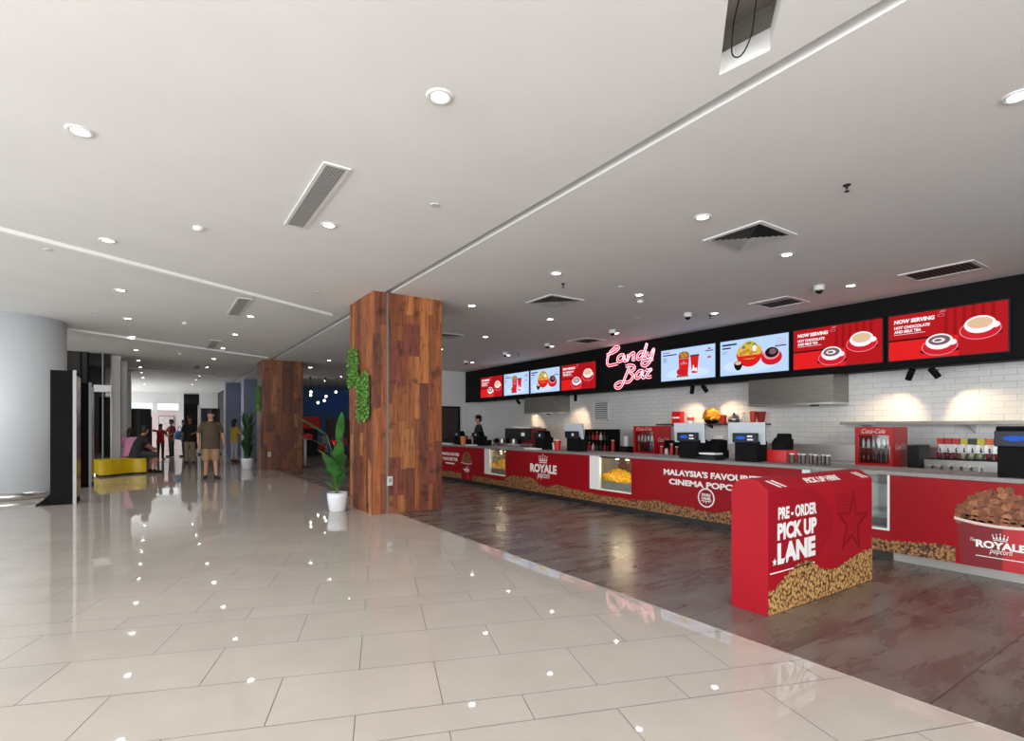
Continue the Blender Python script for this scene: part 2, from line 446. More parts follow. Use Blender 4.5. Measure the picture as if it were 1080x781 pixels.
# walls
struct(box('wall_right', M_tileX, 10.83, 10.95, -7.5, 18.62, 0, HC))
struct(box('wall_end', M_white, 6.9, 10.83, 18.5, 18.62, 0, HC))
struct(MB().box(10.2, 10.83, 18.47, 18.498, 0, 2.39).build('wall_end_tiling', M_tileY))
struct(box('wall_bulkhead', M_bulk, 10.2, 10.825, -7.4, 18.498, 2.39, HC-.002))
struct(box('trim_4', M_matblk, 10.185, 10.2, -7.4, 18.498, 2.36, 2.40))
d = struct(box('door_1', mat('dark_door', (.03, .026, .024), .5), 9.05, 9.9, 18.465, 18.5, 0, 2.15))
box('door_frame', M_matblk, 9.86, 9.93, 18.44, 18.5, 0, 2.2, d); box('door_frame', M_matblk, 9.02, 9.09, 18.44, 18.5, 0, 2.2, d); box('door_frame', M_matblk, 9.09, 9.86, 18.44, 18.5, 2.14, 2.2, d)
MB().tube([(9.16, 18.44, 1.0), (9.16, 18.41, 1.0), (9.28, 18.41, 1.0)], .011).build('door_handle', M_chrome, d)
M_grey = mat('grey_wall', (.42, .42, .43), .6)
# behind the camera and to the left: glazed fronts that let the daylight in
def glazed(name, axis, at, a0, a1, z0, z1, n):
    """mullioned window wall lying in the plane axis=at"""
    fr = MB(); w = .06
    B = (lambda p0, p1, q0, q1: fr.box(at-.05, at+.05, p0, p1, q0, q1)) if axis == 0 else (lambda p0, p1, q0, q1: fr.box(p0, p1, at-.05, at+.05, q0, q1))
    for i in range(n+1):
        x = a0+(a1-a0)*i/n; B(x-w/2, x+w/2, z0, z1)
    B(a0, a1, z0, z0+w); B(a0, a1, z1-w, z1); B(a0, a1, 2.35, 2.35+w)
    o = struct(fr.build(name, M_trimw))
    gl = MB()
    if axis == 0: gl.box(at-.004, at+.004, a0, a1, z0, z1)
    else: gl.box(a0, a1, at-.004, at+.004, z0, z1)
    gl.build('window_pane', M_glass, o)
    return o
glazed('window_1', 0, -8.9, -7.4, 19.5, .0, HC, 14)
glazed('window_2', 1, -7.4, -8.9, 10.8, .0, HC, 10)
# far end of the mall
struct(MB().box(-9, 13, 41.9, 42, 0, .02).build('wall_far_base', M_white))
wf = MB()
wf.box(-3.2, -1.5, 40, 40.15, 0, HC).box(1.25, 1.5, 39.9, 40.15, 0, HC).box(-1.5, 1.5, 40, 40.15, 2.95, HC).box(-.12, .1, 39.95, 40.15, 2.3, 2.95).box(2.3, 3.3, 38.6, 38.8, 0, HC)
struct(wf.build('wall_far', M_white))
wp = MB(); wp.box(-1.5, 1.25, 39.98, 40.1, 0, 2.4)
struct(wp.build('wall_hoarding', mat('pale_hoarding', srgb(226, 205, 205), .5)))
struct(glazed('window_3', 1, 40.08, -1.5, 1.25, 2.4, 2.95, 2))
struct(box('wall_recess', M_dark, 1.5, 3.3, 41, 41.1, 0, HC))
struct(box('trim_5', M_matblk, 1.5, 2.3, 40.0, 40.1, 0, 2.9))
M_blue = noisy('blue_grey_wall', srgb(134, 142, 172), srgb(124, 132, 162), 1, .55)
struct(box('wall_blue', M_blue, 2.86, 3.75, 29.3, 30.2, 0, HC))
struct(box('wall_blue_pier', M_blue, 3.3, 4.3, 26.6, 27.5, 0, HC))
struct(box('trim_6', M_trimw, 2.78, 2.86, 29.35, 29.5, 0, HC))
struct(box('wall_corridor', M_dark, 3.3, 3.45, 30.2, 41, 0, HC))
mur = noisy('blue_mural', srgb(40, 84, 200), srgb(60, 120, 80), .35, .5, (1, 1, 1.5))
struct(box('wall_mural', mur, 3.75, 13, 30.7, 30.85, 0, HC))
struct(box('wall_lobby', M_dark, 12.9, 13, 18.6, 30.7, 0, HC))
struct(box('wall_left_far', M_grey, -3.3, -3.2, 19.6, 29.5, 0, HC))
glazed('window_added', 0, -3.25, 29.5, 40, 0, HC, 7)  # unseen glazing, added to bring light into the far corridor

# timber clad pillars
def pillar(name, x0, x1, y0, y1, seed, strip_x, tone, z_out, x_out):
    rnd = random.Random(seed); mb = MB()
    mb.box(x0+.03, x1-.03, y0+.03, y1-.03, 0, HC, (.03, .02, .015))
    cols = [srgb(160, 94, 52), srgb(148, 82, 44), srgb(172, 106, 60), srgb(136, 74, 42), srgb(120, 66, 46), srgb(178, 114, 66), srgb(154, 88, 48)]
    def planks(a0, a1, place, skip=None):
        a = a0
        while a < a1-.02:
            w = rnd.choice((.06, .09, .11, .13, .16)); b = min(a+w, a1)
            if a1-b < .04: b = a1
            z = 0.0
            while z < HC-.01:
                h = rnd.uniform(.45, 1.9); zz = min(z+h, HC)
                if HC-zz < .25: zz = HC
                c = rnd.choice(cols); k = rnd.uniform(.68, 1.02)*tone
                place(a+.0015, b-.0015, z+.001, zz-.001, .022+rnd.uniform(0, .014), tuple(q*k for q in c)); z = zz
            a = b
        for _ in range(5):      # patched-in squares of darker board
            a = rnd.uniform(a0, a1-.32); z = rnd.uniform(.2, HC-.8); c = srgb(118, 60, 44)
            place(a, a+rnd.uniform(.22, .32), z, z+rnd.uniform(.4, .75), .040+.001*_, tuple(q*tone for q in c))
    planks(x0, x1, lambda a, b, z, zz, t, c: mb.box(a, b, y0+.03-t, y0+.03, z, zz, c))
    planks(x0, x1, lambda a, b, z, zz, t, c: mb.box(a, b, y1-.03, y1-.03+t, z, zz, c))
    planks(y0, y1, lambda a, b, z, zz, t, c: mb.box(x0+.03-t, x0+.03, a, b, z, zz, c))
    planks(y0, y1, lambda a, b, z, zz, t, c: mb.box(x1-.03, x1-.03+t, a, b, z, zz, c))
    o = struct(mb.build(name, M_wood))
    if strip_x:
        MB().box(strip_x-.014, strip_x+.014, y0-.03, y0+.0, 0, HC).build('metal_strip', mat('grey_strip', (.25, .24, .22), .4, .6), o)
    s = MB().box(x_out-.045, x_out+.045, y0-.045, y0-.005, z_out-.075, z_out+.075).build('outlet_box', mat('outlet_plastic', (.55, .55, .54), .4), o, bevel=.006)
    MB().box(x_out-.025, x_out+.025, y0-.049, y0-.044, z_out-.02, z_out+.045).build('outlet_cover', mat('outlet_grey', (.25, .25, .25), .4), s)
    return o
p = pillar('pillar_1', 2.87, 4.08, 8.24, 9.46, 11, 3.10, 1.0, .53, 3.14)
tag(p, 'near square pillar clad in reclaimed timber planks beside the flowering plant', 'pillar')
p = pillar('pillar_2', 2.87, 4.08, 18.6, 19.85, 12, None, .62, .52, 3.05)
tag(p, 'far square pillar clad in darker timber planks', 'pillar')

# round white column, left
c = MB().lathe([(.88, .14), (.88, HC)], (-2.43, 14.5, 0), 96).build('column', mat('column_white', (.62, .65, .68), .5), smooth=False)
for q in c.data.polygons: q.use_smooth = len(q.vertices) == 4
struct(c); tag(c, 'large round white column with a steel base ring, at the left edge', 'column')
r = MB().lathe([(.80, 0), (.90, 0), (.90, .15), (.80, .15)], (-2.43, 14.5, 0), 96).build('base_ring', M_chrome, c, smooth=True)

# shopfront on the left: dark glazing, white posts, transom
M_post = mat('post_white', (.92, .92, .92), .5)
def facade():
    o = MB()
    o.box(-8.8, -1.62, 19.6, 19.7, 0, HC)
    w = struct(o.build('wall_shopfront', mat('dark_glazing', (.045, .042, .04), .12)))
    for i in range(5):
        box('mullion', M_matblk, -7.2+i*1.35, -7.16+i*1.35, 19.585, 19.6, 0, HC, w)
    for z in (.95, 2.35): box('rail', M_matblk, -8.8, -1.62, 19.575, 19.6, z, z+.05, w)
    g = struct(MB().box(-1.6, -1.10, 19.63, 19.65, .05, HC-.02).build('window_4', M_tint))
    box('window_frame', M_matblk, -1.64, -1.60, 19.6, 19.7, 0, HC, g)
    box('window_frame', mat('grey_mullion', (.3, .3, .3), .4), -1.30, -1.27, 19.6, 19.68, 0, HC, g)
    struct(box('trim_7', M_post, -1.118, -.887, 20.1, 20.3, 0, HC, bevel=.01))
    struct(box('trim_8', M_post, -4.2, -1.10, 19.48, 19.58, 2.42, 2.62, bevel=.01))
    struct(box('trim_9', M_post, -1.02, -.78, 21.6, 22.0, 0, HC, bevel=.01))
    struct(box('trim_10', M_post, -1.05, -.80, 25.6, 26.2, 0, HC, bevel=.01))
    g2 = struct(MB().box(-.95, -.93, 20.35, 25.6, .05, HC-.02).build('window_5', M_tint))
facade()
# ------------------------------------------------------------------ things on the ceiling
M_lens = mat('lamp_lens', (.9, .9, .9), .3, emit=(1, .97, .92), es=14)
def downlight():
    t = thing('downlight', '', 'ceiling light')
    MB().lathe([(.055, -.004), (.062, -.010), (.082, -.010), (.090, -.002), (.090, 0), (.055, 0)], n=28).build('trim_ring', M_trimw, t, smooth=True)
    MB().lathe([(.056, -.0045), (.0, -.0045)], n=24).build('lens', M_lens, t)
    return t
ORD = ['first', 'second', 'third', 'fourth', 'fifth', 'sixth', 'seventh', 'eighth', 'ninth', 'tenth', 'eleventh', 'twelfth', 'thirteenth', 'fourteenth']
dl0 = downlight(); used = [False]
def put(root, flag, loc, label, group, rz=None):
    if not flag[0]:
        flag[0] = True; root.location = loc; root['label'] = label; root['group'] = group
        if rz is not None: root.rotation_euler = (0, 0, rz)
        return root
    return dup(root, loc, rz, label, group)
rows = [
 ('the lounge row nearest the white column', 'lounge downlights', -.46, (5.0, 7.75, 10.45, 13.1, 15.7, 18.35, 21.2, 23.5, 25.8, 28.3, 32.7)),
 ('the lounge row over the plant pots', 'lounge downlights', 1.55, (3.16, 5.84, 11.5, 13.95, 16.6, 19.35, 22.2, 26.1, 28.3, 31.5)),
 ('the bar row nearest the pillars', 'bar downlights', 4.70, (1.04, 3.46, 5.88, 8.29, 10.7, 13.1, 15.4, 17.7, 20.2, 22.6, 25.0)),
 ('the middle bar row', 'bar downlights', 6.60, (3.62, 6.08, 8.45, 10.98, 13.4, 15.8, 20.4, 23.0, 25.6)),
 ('the bar row along the menu screens', 'bar downlights', 8.86, (3.87, 6.26, 8.86, 11.27, 13.4, 15.6)),
]
for rn, gp, x, ys in rows:
    for i, y in enumerate(ys):
        put(dl0, used, (x, y, HC), 'round lit downlight, %s from near end of %s' % (ORD[i], rn), gp)

M_vdark = mat('vent_dark', (.03, .03, .03), .8); M_vslat = mat('vent_slat', (.40, .39, .38), .5)
def linear_vent():
    t = thing('linear_vent', '', 'air vent')
    W, L = .225, 1.62; f = MB(); z = -.012
    f.box(-W/2, W/2, -L/2, -L/2+.03, z, 0).box(-W/2, W/2, L/2-.03, L/2, z, 0).box(-W/2, -W/2+.03, -L/2+.03, L/2-.03, z, 0).box(W/2-.03, W/2, -L/2+.03, L/2-.03, z, 0)
    f.build('frame', M_trimw, t)
    s = MB()
    for i in range(8):
        x = -W/2+.04+i*.0205; s.box(x, x+.008, -L/2+.03, L/2-.03, -.010, -.002)
    n = 46
    for i in range(n):
        y = -L/2+.03+(L-.06)*(i+.5)/n; s.box(-W/2+.03, W/2-.03, y-.004, y+.004, -.009, -.004)
    s.build('slats', M_vslat, t)
    MB().box(-W/2+.03, W/2-.03, -L/2+.03, L/2-.03, -.0025, -.0005).build('backing', M_vdark, t)
    return t
lv = linear_vent(); fl = [False]
for i, y in enumerate((5.27, 10.75, 16.0, 22.3)):
    put(lv, fl, (1.255, y, HC), 'long narrow slatted air vent in the lounge ceiling, %s from the near end' % ORD[i], 'linear lounge air vents')
def diffuser():
    t = thing('ceiling_diffuser', '', 'air vent'); f = MB(); W = .36
    def sq(mb, r0, r1, z0, z1):
        P0 = [(-r0, -r0, z0), (r0, -r0, z0), (r0, r0, z0), (-r0, r0, z0)]; P1 = [(-r1, -r1, z1), (r1, -r1, z1), (r1, r1, z1), (-r1, r1, z1)]
        mb.add(P0+P1, [(i, (i+1) % 4, 4+(i+1) % 4, 4+i) for i in range(4)])
    sq(f, W, W, 0, -.012); sq(f, W, W-.045, -.012, -.016); sq(f, W-.045, W-.045, -.016, -.001); f.build('frame', M_trimw, t)
    s = MB()
    for k in range(6):
        r = .30-k*.047; sq(s, r, r-.026, -.018, -.002)
    s.build('louvres', M_vslat, t)
    MB().box(-.30, .30, -.30, .30, -.0018, -.0005).build('backing', M_vdark, t)
    return t
df = diffuser(); fl = [False]
for (x, y), lab in (((5.64, 3.53), 'large square louvred air diffuser in the bar ceiling above the pick up box'), ((5.72, 7.2), 'square louvred air diffuser in the bar ceiling further along toward the near pillar'), ((5.7, 11.4), 'square louvred air diffuser beyond the near pillar, far in the bar ceiling')):
    put(df, fl, (x, y, HC), lab, 'square bar air diffusers')
def grille(name, label, x, y, w, l, dark):
    t = thing(name, label, 'air vent', (x, y, HC)); f = MB()
    X0, X1, Y0, Y1 = x-w/2, x+w/2, y-l/2, y+l/2; b = .05
    f.box(X0, X1, Y0, Y0+b, HC-.014, HC).box(X0, X1, Y1-b, Y1, HC-.014, HC).box(X0, X0+b, Y0+b, Y1-b, HC-.014, HC).box(X1-b, X1, Y0+b, Y1-b, HC-.014, HC)
    f.build('frame', M_trimw, t)
    s = MB(); n = 13
    for i in range(n):
        yy = Y0+b+(l-2*b)*(i+.5)/n
        s.add([(X0+b, yy-.012, HC-.012), (X1-b, yy-.012, HC-.012), (X1-b, yy+.006, HC-.002), (X0+b, yy+.006, HC-.002)], [(0, 1, 2, 3)])
    if not dark: s.build('slats', M_vslat, t)
    else:
        MB().box(X0+b, X0+b+.16, Y0+b, Y1-b, HC-.011, HC-.002).build('deflector', M_vslat, t)
    MB().box(X0+b, X1-b, Y0+b, Y1-b, HC-.0018, HC-.0005).build('backing', M_vdark, t)
grille('return_grille', 'slatted return air grille in the bar ceiling above the rightmost red menu screen', 9.1, 2.8, .60, .85, False)
grille('access_grille', 'open dark square air grille in the ceiling above the noodle menu screen', 9.02, 5.1, .70, .70, True)
grille('access_grille', 'open dark square air grille in the ceiling near the neon sign', 9.0, 10.05, .70, .70, True)

def cctv():
    t = thing('ceiling_camera', '', 'security camera')
    MB().lathe([(.075, 0), (.078, -.055), (.066, -.078), (.060, -.08), (.060, -.03), (0, -.03)], n=24).build('housing', M_trimw, t, smooth=True)
    MB().lathe([(.056, -.07)]+[(.056*math.cos(a), -.075-.056*math.sin(a)) for a in (.3, .6, .9, 1.2, 1.5707)], n=20).build('dome', mat('dome_black', (.01, .01, .01), .08), t, smooth=True)
    return t
cc = cctv(); fl = [False]
for (x, y), lab in (((8.46, 4.14), 'white dome camera with black lens in front of the rightmost two menu screens'), ((8.43, 6.54), 'white dome camera on the ceiling before the popcorn bucket menu screen'), ((8.5, 8.62), 'white dome camera on the ceiling in front of the neon sign'),
                    ((8.46, 10.96), 'white dome camera on the ceiling before the red menu screen left of the neon sign'), ((8.46, 12.95), 'white dome camera on the ceiling before the leftmost noodle menu screen'), ((8.46, 15.3), 'white dome camera furthest along the bar ceiling, by the end wall')):
    put(cc, fl, (x, y, HC), lab, 'dome cameras along the menu screens')
def sprinkler():
    t = thing('ceiling_sprinkler', '', 'sprinkler')
    MB().lathe([(.032, 0), (.032, -.006), (.012, -.008), (.010, -.03)], n=16).build('escutcheon', M_black, t)
    MB().tube([(-.012, 0, -.028), (-.016, 0, -.045), (0, 0, -.058)], .003, 6).tube([(.012, 0, -.028), (.016, 0, -.045), (0, 0, -.058)], .003, 6).lathe([(0, -.057), (.022, -.058), (.022, -.061), (0, -.061)], n=14).build('deflector', M_black, t)
    return t
sk = sprinkler(); fl = [False]
for (x, y), lab in (((5.15, 2.28), 'small black sprinkler in the bar ceiling above and behind the pick up box'), ((5.13, 6.25), 'small black sprinkler near the further square air diffuser'), ((8.95, 6.42), 'small black sprinkler beside a dome camera above the menu screens'), ((8.9, 12.9), 'small dark sprinkler by the leftmost dome cameras')):
    put(sk, fl, (x, y, HC), lab, 'ceiling sprinklers')
def detector():
    t = thing('smoke_detector', '', 'smoke detector')
    MB().lathe([(.055, 0), (.058, -.012), (.045, -.035), (.030, -.042), (0, -.043)], n=24).build('housing', M_trimw, t, smooth=True)
    MB().lathe([(.046, -.022), (.050, -.024), (.049, -.028), (.044, -.030)], n=24).build('slot', mat('slot_dark', (.12, .12, .12), .6), t)
    return t
sd = detector(); fl = [False]
for (x, y), lab in (((.39, 6.7), 'white smoke detector on the lounge ceiling left of the nearest long vent'), ((.51, 12.97), 'white smoke detector further down the lounge ceiling between the two light rows'), ((6.92, 6.35), 'small white detector beside a downlight over the bar'), ((.6, 18.5), 'tiny white smoke detector far down the lounge ceiling')):
    put(sd, fl, (x, y, HC), lab, 'smoke detectors')
def plate():
    t = MB().lathe([(.048, 0), (.048, -.006), (.04, -.009), (0, -.009)], n=24).build('ceiling_plate', mat('plate_white', (.62, .62, .61), .5), None)
    return tag(t, '', 'ceiling plate')
pl = plate(); fl = [False]
for (x, y), lab in (((2.27, 4.73), 'small flat round plate in the lounge ceiling near the slot'), ((-1.09, 8.56), 'small flat round plate left of the long white ceiling cove'), ((2.17, 8.85), 'small flat round plate between the cove and the near pillar'), ((-.92, 12.72), 'flat round plate near the white column'), ((6.0, 5.9), 'small flat round plate in the bar ceiling beside the further diffuser'), ((8.0, 7.4), 'small flat plate in the ceiling in front of the neon sign')):
    put(pl, fl, (x, y, HC-.009), lab, 'flat ceiling plates')

# ------------------------------------------------------------------ the counter run
CX = 6.35; CB = 7.05; CT = .94
F0 = faceX(CX)
tag(box('counter_top', M_stone, 6.325, 7.08, -3, 14.6, .90, CT, bevel=.004), 'long grey stone worktop running along the whole red counter', 'worktop')
def wavy(u0, u1, v0, lo, hi, seed, step=.05, knob=.02):
    """outline of a pile of printed popcorn: lumpy upper edge"""
    rnd = random.Random(seed); n = int((u1-u0)/step); P = [(u0, v0)]
    for i in range(n+1):
        u = u0+(u1-u0)*i/n
        h = lo+(hi-lo)*(.5+.5*noise.noise(Vector((u*1.6+seed, seed*3.1, 0)))*1.5)
        P.append((u, v0+max(.03, h)+rnd.uniform(-knob, knob)*.5))
        P.append((u+step*.5, v0+max(.03, h)+rnd.uniform(.2, 1)*knob)) if i < n else None
    P.append((u1, v0)); return P
def strips(u0, u1, v0, lo, hi, seed, step=.05):
    """same outline as many narrow columns, so every polygon stays convex"""
    P = wavy(u0, u1, v0, lo, hi, seed, step)[1:-1]
    return [[(P[i][0], v0), (P[i+1][0], v0), P[i+1], P[i]] for i in range(len(P)-1)]
def counter(label, y0, y1, kick_mat, pop, seed, group=None):
    t = thing('red_counter', label, 'counter', (6.7, (y0+y1)/2, 0), 'red counters along the bar')
    box('body', M_red, CX, CB, y0+.002, y1-.002, .1, .899, t)
    box('kickboard', kick_mat, CX+.09, CB-.03, y0+.002, y1-.002, 0, .1, t)
    for i, (a, b, lo, hi) in enumerate(pop):
        decal('popcorn_print', M_popprint, strips(-b, -a, .1, lo, hi, seed+i), F0, 0, t)
    return t
M_kick = mat('kick_dark', (.02, .018, .018), .5)
M_kicks = mat('kick_steel', (.34, .33, .31), .4, .3)
def logo(F, parent, cx, cy, w, layer, m=M_print):
    """crown above ROYALE above the script word popcorn"""
    decal('crown_print', m, crown(cx, cy+.15*w, .32*w, .20*w), F, layer, parent)
    text('lettering', 'ROYALE', m, F, layer, parent, cx-w/2, cx+w/2, cy-.08*w, cy+.12*w, .045)
    text('lettering', 'popcorn', m, F, layer, parent, cx-.22*w, cx+.24*w, cy-.24*w, cy-.10*w, .0, .35)
    if w < .5: text('lettering', 'The', m, F, layer, parent, cx-.62*w, cx-.50*w, cy+.06*w, cy+.15*w, 0, .35)
def bucket(F, parent, cx, v0, vr, wt, wb, top, seed, layer=1, name='cup_print'):
    """printed popcorn tub: wt wide at the rim height vr, wb wide at the foot v0, heaped to top"""
    n = 10; tri = []
    for i in range(n):
        a, b = i/n, (i+1)/n
        lo = lambda s: v0-.02*(1-(2*s-1)**2)*(wb/.9); hi = lambda s: vr-.06*wt*(1-(2*s-1)**2)
        tri.append([(cx-wb/2+wb*a, lo(a)), (cx-wb/2+wb*b, lo(b)), (cx-wt/2+wt*b, hi(b)), (cx-wt/2+wt*a, hi(a))])
    o = decal(name, M_reddk, tri, F, layer, parent)
    decal('cup_band', mat('mid_red_print', srgb(172, 22, 36), .4), [q for i, q in enumerate(tri) if i in (5, 6, 7)], F, layer+1, o)
    rnd = random.Random(seed); K = []
    h = top-vr; q = wt*.062
    yy = vr-.03*wt
    while yy < top:
        k = (yy-vr)/h; half = wt*.47*math.sqrt(max(.02, 1-max(0, k)**1.6)); x = cx-half
        while x < cx+half:
            K.append((rnd.random(), ell(x+rnd.uniform(-.2, .2)*q, yy+rnd.uniform(-.25, .25)*q, q*rnd.uniform(.6, 1.05), q*rnd.uniform(.55, .9), 9))); x += q*1.35
        yy += q*1.05
    decal('popcorn_base_print', mat('dark_caramel', srgb(72, 34, 20), .6), [[(cx-wt*.49, vr-.03*wt)]+[(cx+wt*.49*math.cos(a), vr+h*.9*math.sin(a)) for a in [PI-PI*i/16 for i in range(17)]]+[(cx+wt*.49, vr-.03*wt)]], F, layer, o)
    cs = [srgb(150, 92, 58), srgb(122, 68, 42), srgb(172, 112, 72), srgb(134, 80, 50)]
    mb = MB()
    for i, (r, p) in enumerate(K): mb.prism(p, (layer+1)*TH, (layer+2+(i % 4)*.4)*TH, F, mi=i % 4)
    mb.build('popcorn_pattern', [noisy('caramel_tone_%d' % j, cs[j], tuple(c*.5 for c in cs[j]), 26, .6) for j in range(4)], o)
    rim = []
    for i in range(16):
        a, b = i/16, (i+1)/16; f = lambda s: vr-.06*wt*(1-(2*s-1)**2)
        rim.append([(cx-wt*.515+wt*1.03*a, f(a)-.012*wt), (cx-wt*.515+wt*1.03*b, f(b)-.012*wt), (cx-wt*.515+wt*1.03*b, f(b)+.026*wt), (cx-wt*.515+wt*1.03*a, f(a)+.026*wt)])
    decal('cup_rim', mat('cup_rim_white', srgb(214, 190, 186), .5), rim, F, layer+3, o)
    return o
# segments, far to near (Y)
c1 = counter('red counter furthest along, printed with white slogan and a popcorn tub, by the end wall', 10.60, 14.6, M_kick, [(11.72, 14.55, .10, .17), (10.62, 11.18, .08, .16)], 1)
text('lettering', 'MAKING MOVIES', M_print, F0, 0, c1, -12.85, -11.85, .66, .74, .03)
text('lettering', 'TASTE BETTER', M_print, F0, 0, c1, -12.78, -11.92, .53, .61, .03)
decal('small_print', M_print, [rect(-12.6, -12.1, .445, .475)], F0, 0, c1)
b1 = bucket(F0, c1, -11.45, .13, .52, .52, .38, .78, 4)
logo(F0, b1, -11.45, .34, .27, 3)
c2 = counter('red counter with white crown and ROYALE lettering between the two lit popcorn cases', 7.0, 9.72, M_kick, [(7.0, 9.72, .10, .26)], 5)
logo(F0, c2, -8.36, .56, .86, 0)
c3 = counter('red counter printed with MALAYSIA\'S FAVOURITE CINEMA POPCORN, behind the pick up box', 3.30, 6.02, M_kick, [(3.3, 6.02, .07, .24)], 9)
text('lettering', "MALAYSIA'S FAVOURITE", M_print, F0, 0, c3, -5.36, -3.78, .685, .775, .04)
text('lettering', 'CINEMA POPCORN', M_print, F0, 0, c3, -5.26, -3.86, .55, .635, .04)
decal('badge_print', M_print, ring(-4.62, .415, .115, .135, 40), F0, 0, c3)
text('badge_lettering', 'DOUBLE', M_print, F0, 0, c3, -4.69, -4.55, .435, .475, .04)
text('badge_lettering', 'CARAMEL', M_print, F0, 0, c3, -4.70, -4.54, .385, .425, .04)
decal('badge_drip', M_print, [[(-4.71, .375), (-4.53, .375), (-4.55, .365), (-4.69, .365)], [(-4.67, .365), (-4.655, .365), (-4.66, .34)], [(-4.63, .365), (-4.61, .365), (-4.62, .325)], [(-4.585, .365), (-4.57, .365), (-4.578, .345)]], F0, 0, c3)
c4 = counter('red counter at the right edge printed with a huge tub of caramel popcorn', -3.0, 2.40, M_kicks, [(1.85, 2.40, .08, .17), (-2.9, .1, .06, .2)], 14)
b4 = bucket(F0, c4, -1.51, .115, .53, .68, .60, .83, 6)
logo(F0, b4, -1.525, .315, .345, 6)
decal('underline_print', M_print, [rect(-1.70, -1.30, .205, .212)], F0, 6, b4)

M_caseback = mat('case_back', srgb(120, 84, 74), .25, .3); M_caseg = mat('case_grey', (.30, .30, .29), .35, .2)
M_bulb = mat('case_bulb', (.9, .9, .9), .3, emit=(1, .85, .6), es=14)
def case(label, y0, y1, lit, post_far, empty=False):
    """glass fronted bin under the worktop: y1 is the far end, with a broad white post there"""
    t = thing('popcorn_display_case', label, 'display case', (6.7, (y0+y1)/2, 0), 'display cases in the counter')
    box('sill_body', M_red, CX, CB, y0, y1, .1, .318, t)
    box('kickboard', M_kick, CX+.09, CB-.03, y0, y1, 0, .1, t)
    decal('popcorn_print', M_popprint, strips(-y1, -y0, .1, .08, .17, int(y0*10)), F0, 0, t)
    box('white_post', M_trimw, CX-.004, CX+.05, y1-post_far, y1, .318, .899, t)
    box('white_rail', M_trimw, CX-.004, CX+.05, y0, y1-post_far, .318, .338, t)
    if empty: box('white_rail', M_trimw, CX-.004, CX+.05, y0, y0+.02, .338, .899, t)
    box('back_panel', M_caseback if lit else M_caseg, CB-.04, CB-.02, y0, y1, .32, .89, t)
    box('side_panel', M_caseg, CX+.05, CB-.04, y0+.005, y0+.02, .34, .89, t)
    box('side_panel', M_caseg, CX+.05, CB-.04, y1-.03, y1-.012, .34, .89, t)
    box('bin_floor', M_caseg, CX+.05, CB-.04, y0+.02, y1-.03, .325, .345, t)
    if empty:
        box('inner_shelf', M_caseg, CX+.25, CB-.06, y0+.025, y1-.035, .46, .475, t)
        box('hood_panel', M_dark, CX+.02, CX+.06, y0+.02, y1-post_far, .80, .899, t)
    else:
        box('ceiling_panel', M_dark, CX+.03, CB-.04, y0+.02, y1-.03, .87, .895, t)
        box('bin_front', M_caseg, CX+.08, CX+.10, y0+.02, y1-.03, .345, .47, t)
        for k in (.30, .62):
            l = MB().lathe([(.028, .865), (.030, .85), (.0, .845)], (CX+.15, y0+(y1-post_far-y0)*k, 0), 14).build('lamp', M_bulb, t)
            l.data.name = 'lamp'
            Lp = bpy.data.lights.new('case_lamp', 'POINT'); Lp.energy = 5; Lp.color = (1, .8, .5); Lp.shadow_soft_size = .03
            oo = bpy.data.objects.new('case_lamp', Lp); COL.objects.link(oo); oo.location = (CX+.15, y0+(y1-post_far-y0)*k, .80)
    MB().box(CX+.006, CX+.010, y0+.001, y1-post_far, .338, .899).build('glass_pane', M_glass, t)
    if not empty:
        # the heap of popcorn: a lumpy mound
        mb = MB(); nx, ny = 26, 44; X0, X1, Y0, Y1 = CX+.105, CB-.045, y0+.024, y1-.034; vs = []; rnd = random.Random(int(y0*7))
        for j in range(ny+1):
            for i in range(nx+1):
                x = X0+(X1-X0)*i/nx; y = Y0+(Y1-Y0)*j/ny
                h = .56+.10*noise.noise(Vector((x*3, y*3.2+y0, 0)))+.10*(j/ny-.35)+.022*noise.noise(Vector((x*28, y*28, 5)))+.03*noise.noise(Vector((x*12, y*12, 2)))-.08*(1-i/nx)**2
                vs.append((x, y, h))
        W = nx+1; fs = [(j*W+i, j*W+i+1, (j+1)*W+i+1, (j+1)*W+i) for j in range(ny) for i in range(nx)]
        B = len(vs); rim = [i for i in range(W)]+[j*W+nx for j in range(1, ny+1)]+[ny*W+i for i in range(nx-1, -1, -1)]+[j*W for j in range(ny-1, 0, -1)]
        vs += [(vs[k][0], vs[k][1], .347) for k in rim]
        n = len(rim); fs += [(rim[k], B+k, B+(k+1) % n, rim[(k+1) % n]) for k in range(n)]; fs.append(tuple(B+k for k in range(n)))
        mb.add(vs, fs)
        for k in range(170):
            i = rnd.randrange(2, nx-1); j = rnd.randrange(2, ny-1); v = vs[j*W+i]
            mb.ball((v[0], v[1], v[2]+.006), (rnd.uniform(.012, .02), rnd.uniform(.012, .02), rnd.uniform(.01, .016)), 6, 4)
        tag(mb.build('popcorn', M_popyel, None, smooth=True), 'heap of yellow popcorn inside ' + ('the lit case left of the ROYALE counter' if y0 > 9 else 'the lit case right of the ROYALE counter'), 'popcorn', kind='stuff')
case('lit glass popcorn case with broad white post, left of the ROYALE counter', 9.72, 10.60, True, .22)
case('lit glass popcorn case with broad white post, right of the ROYALE counter', 6.02, 7.0, True, .24)
case('empty grey glass case without lamps, behind the pick up box', 2.40, 3.30, False, .09, True)

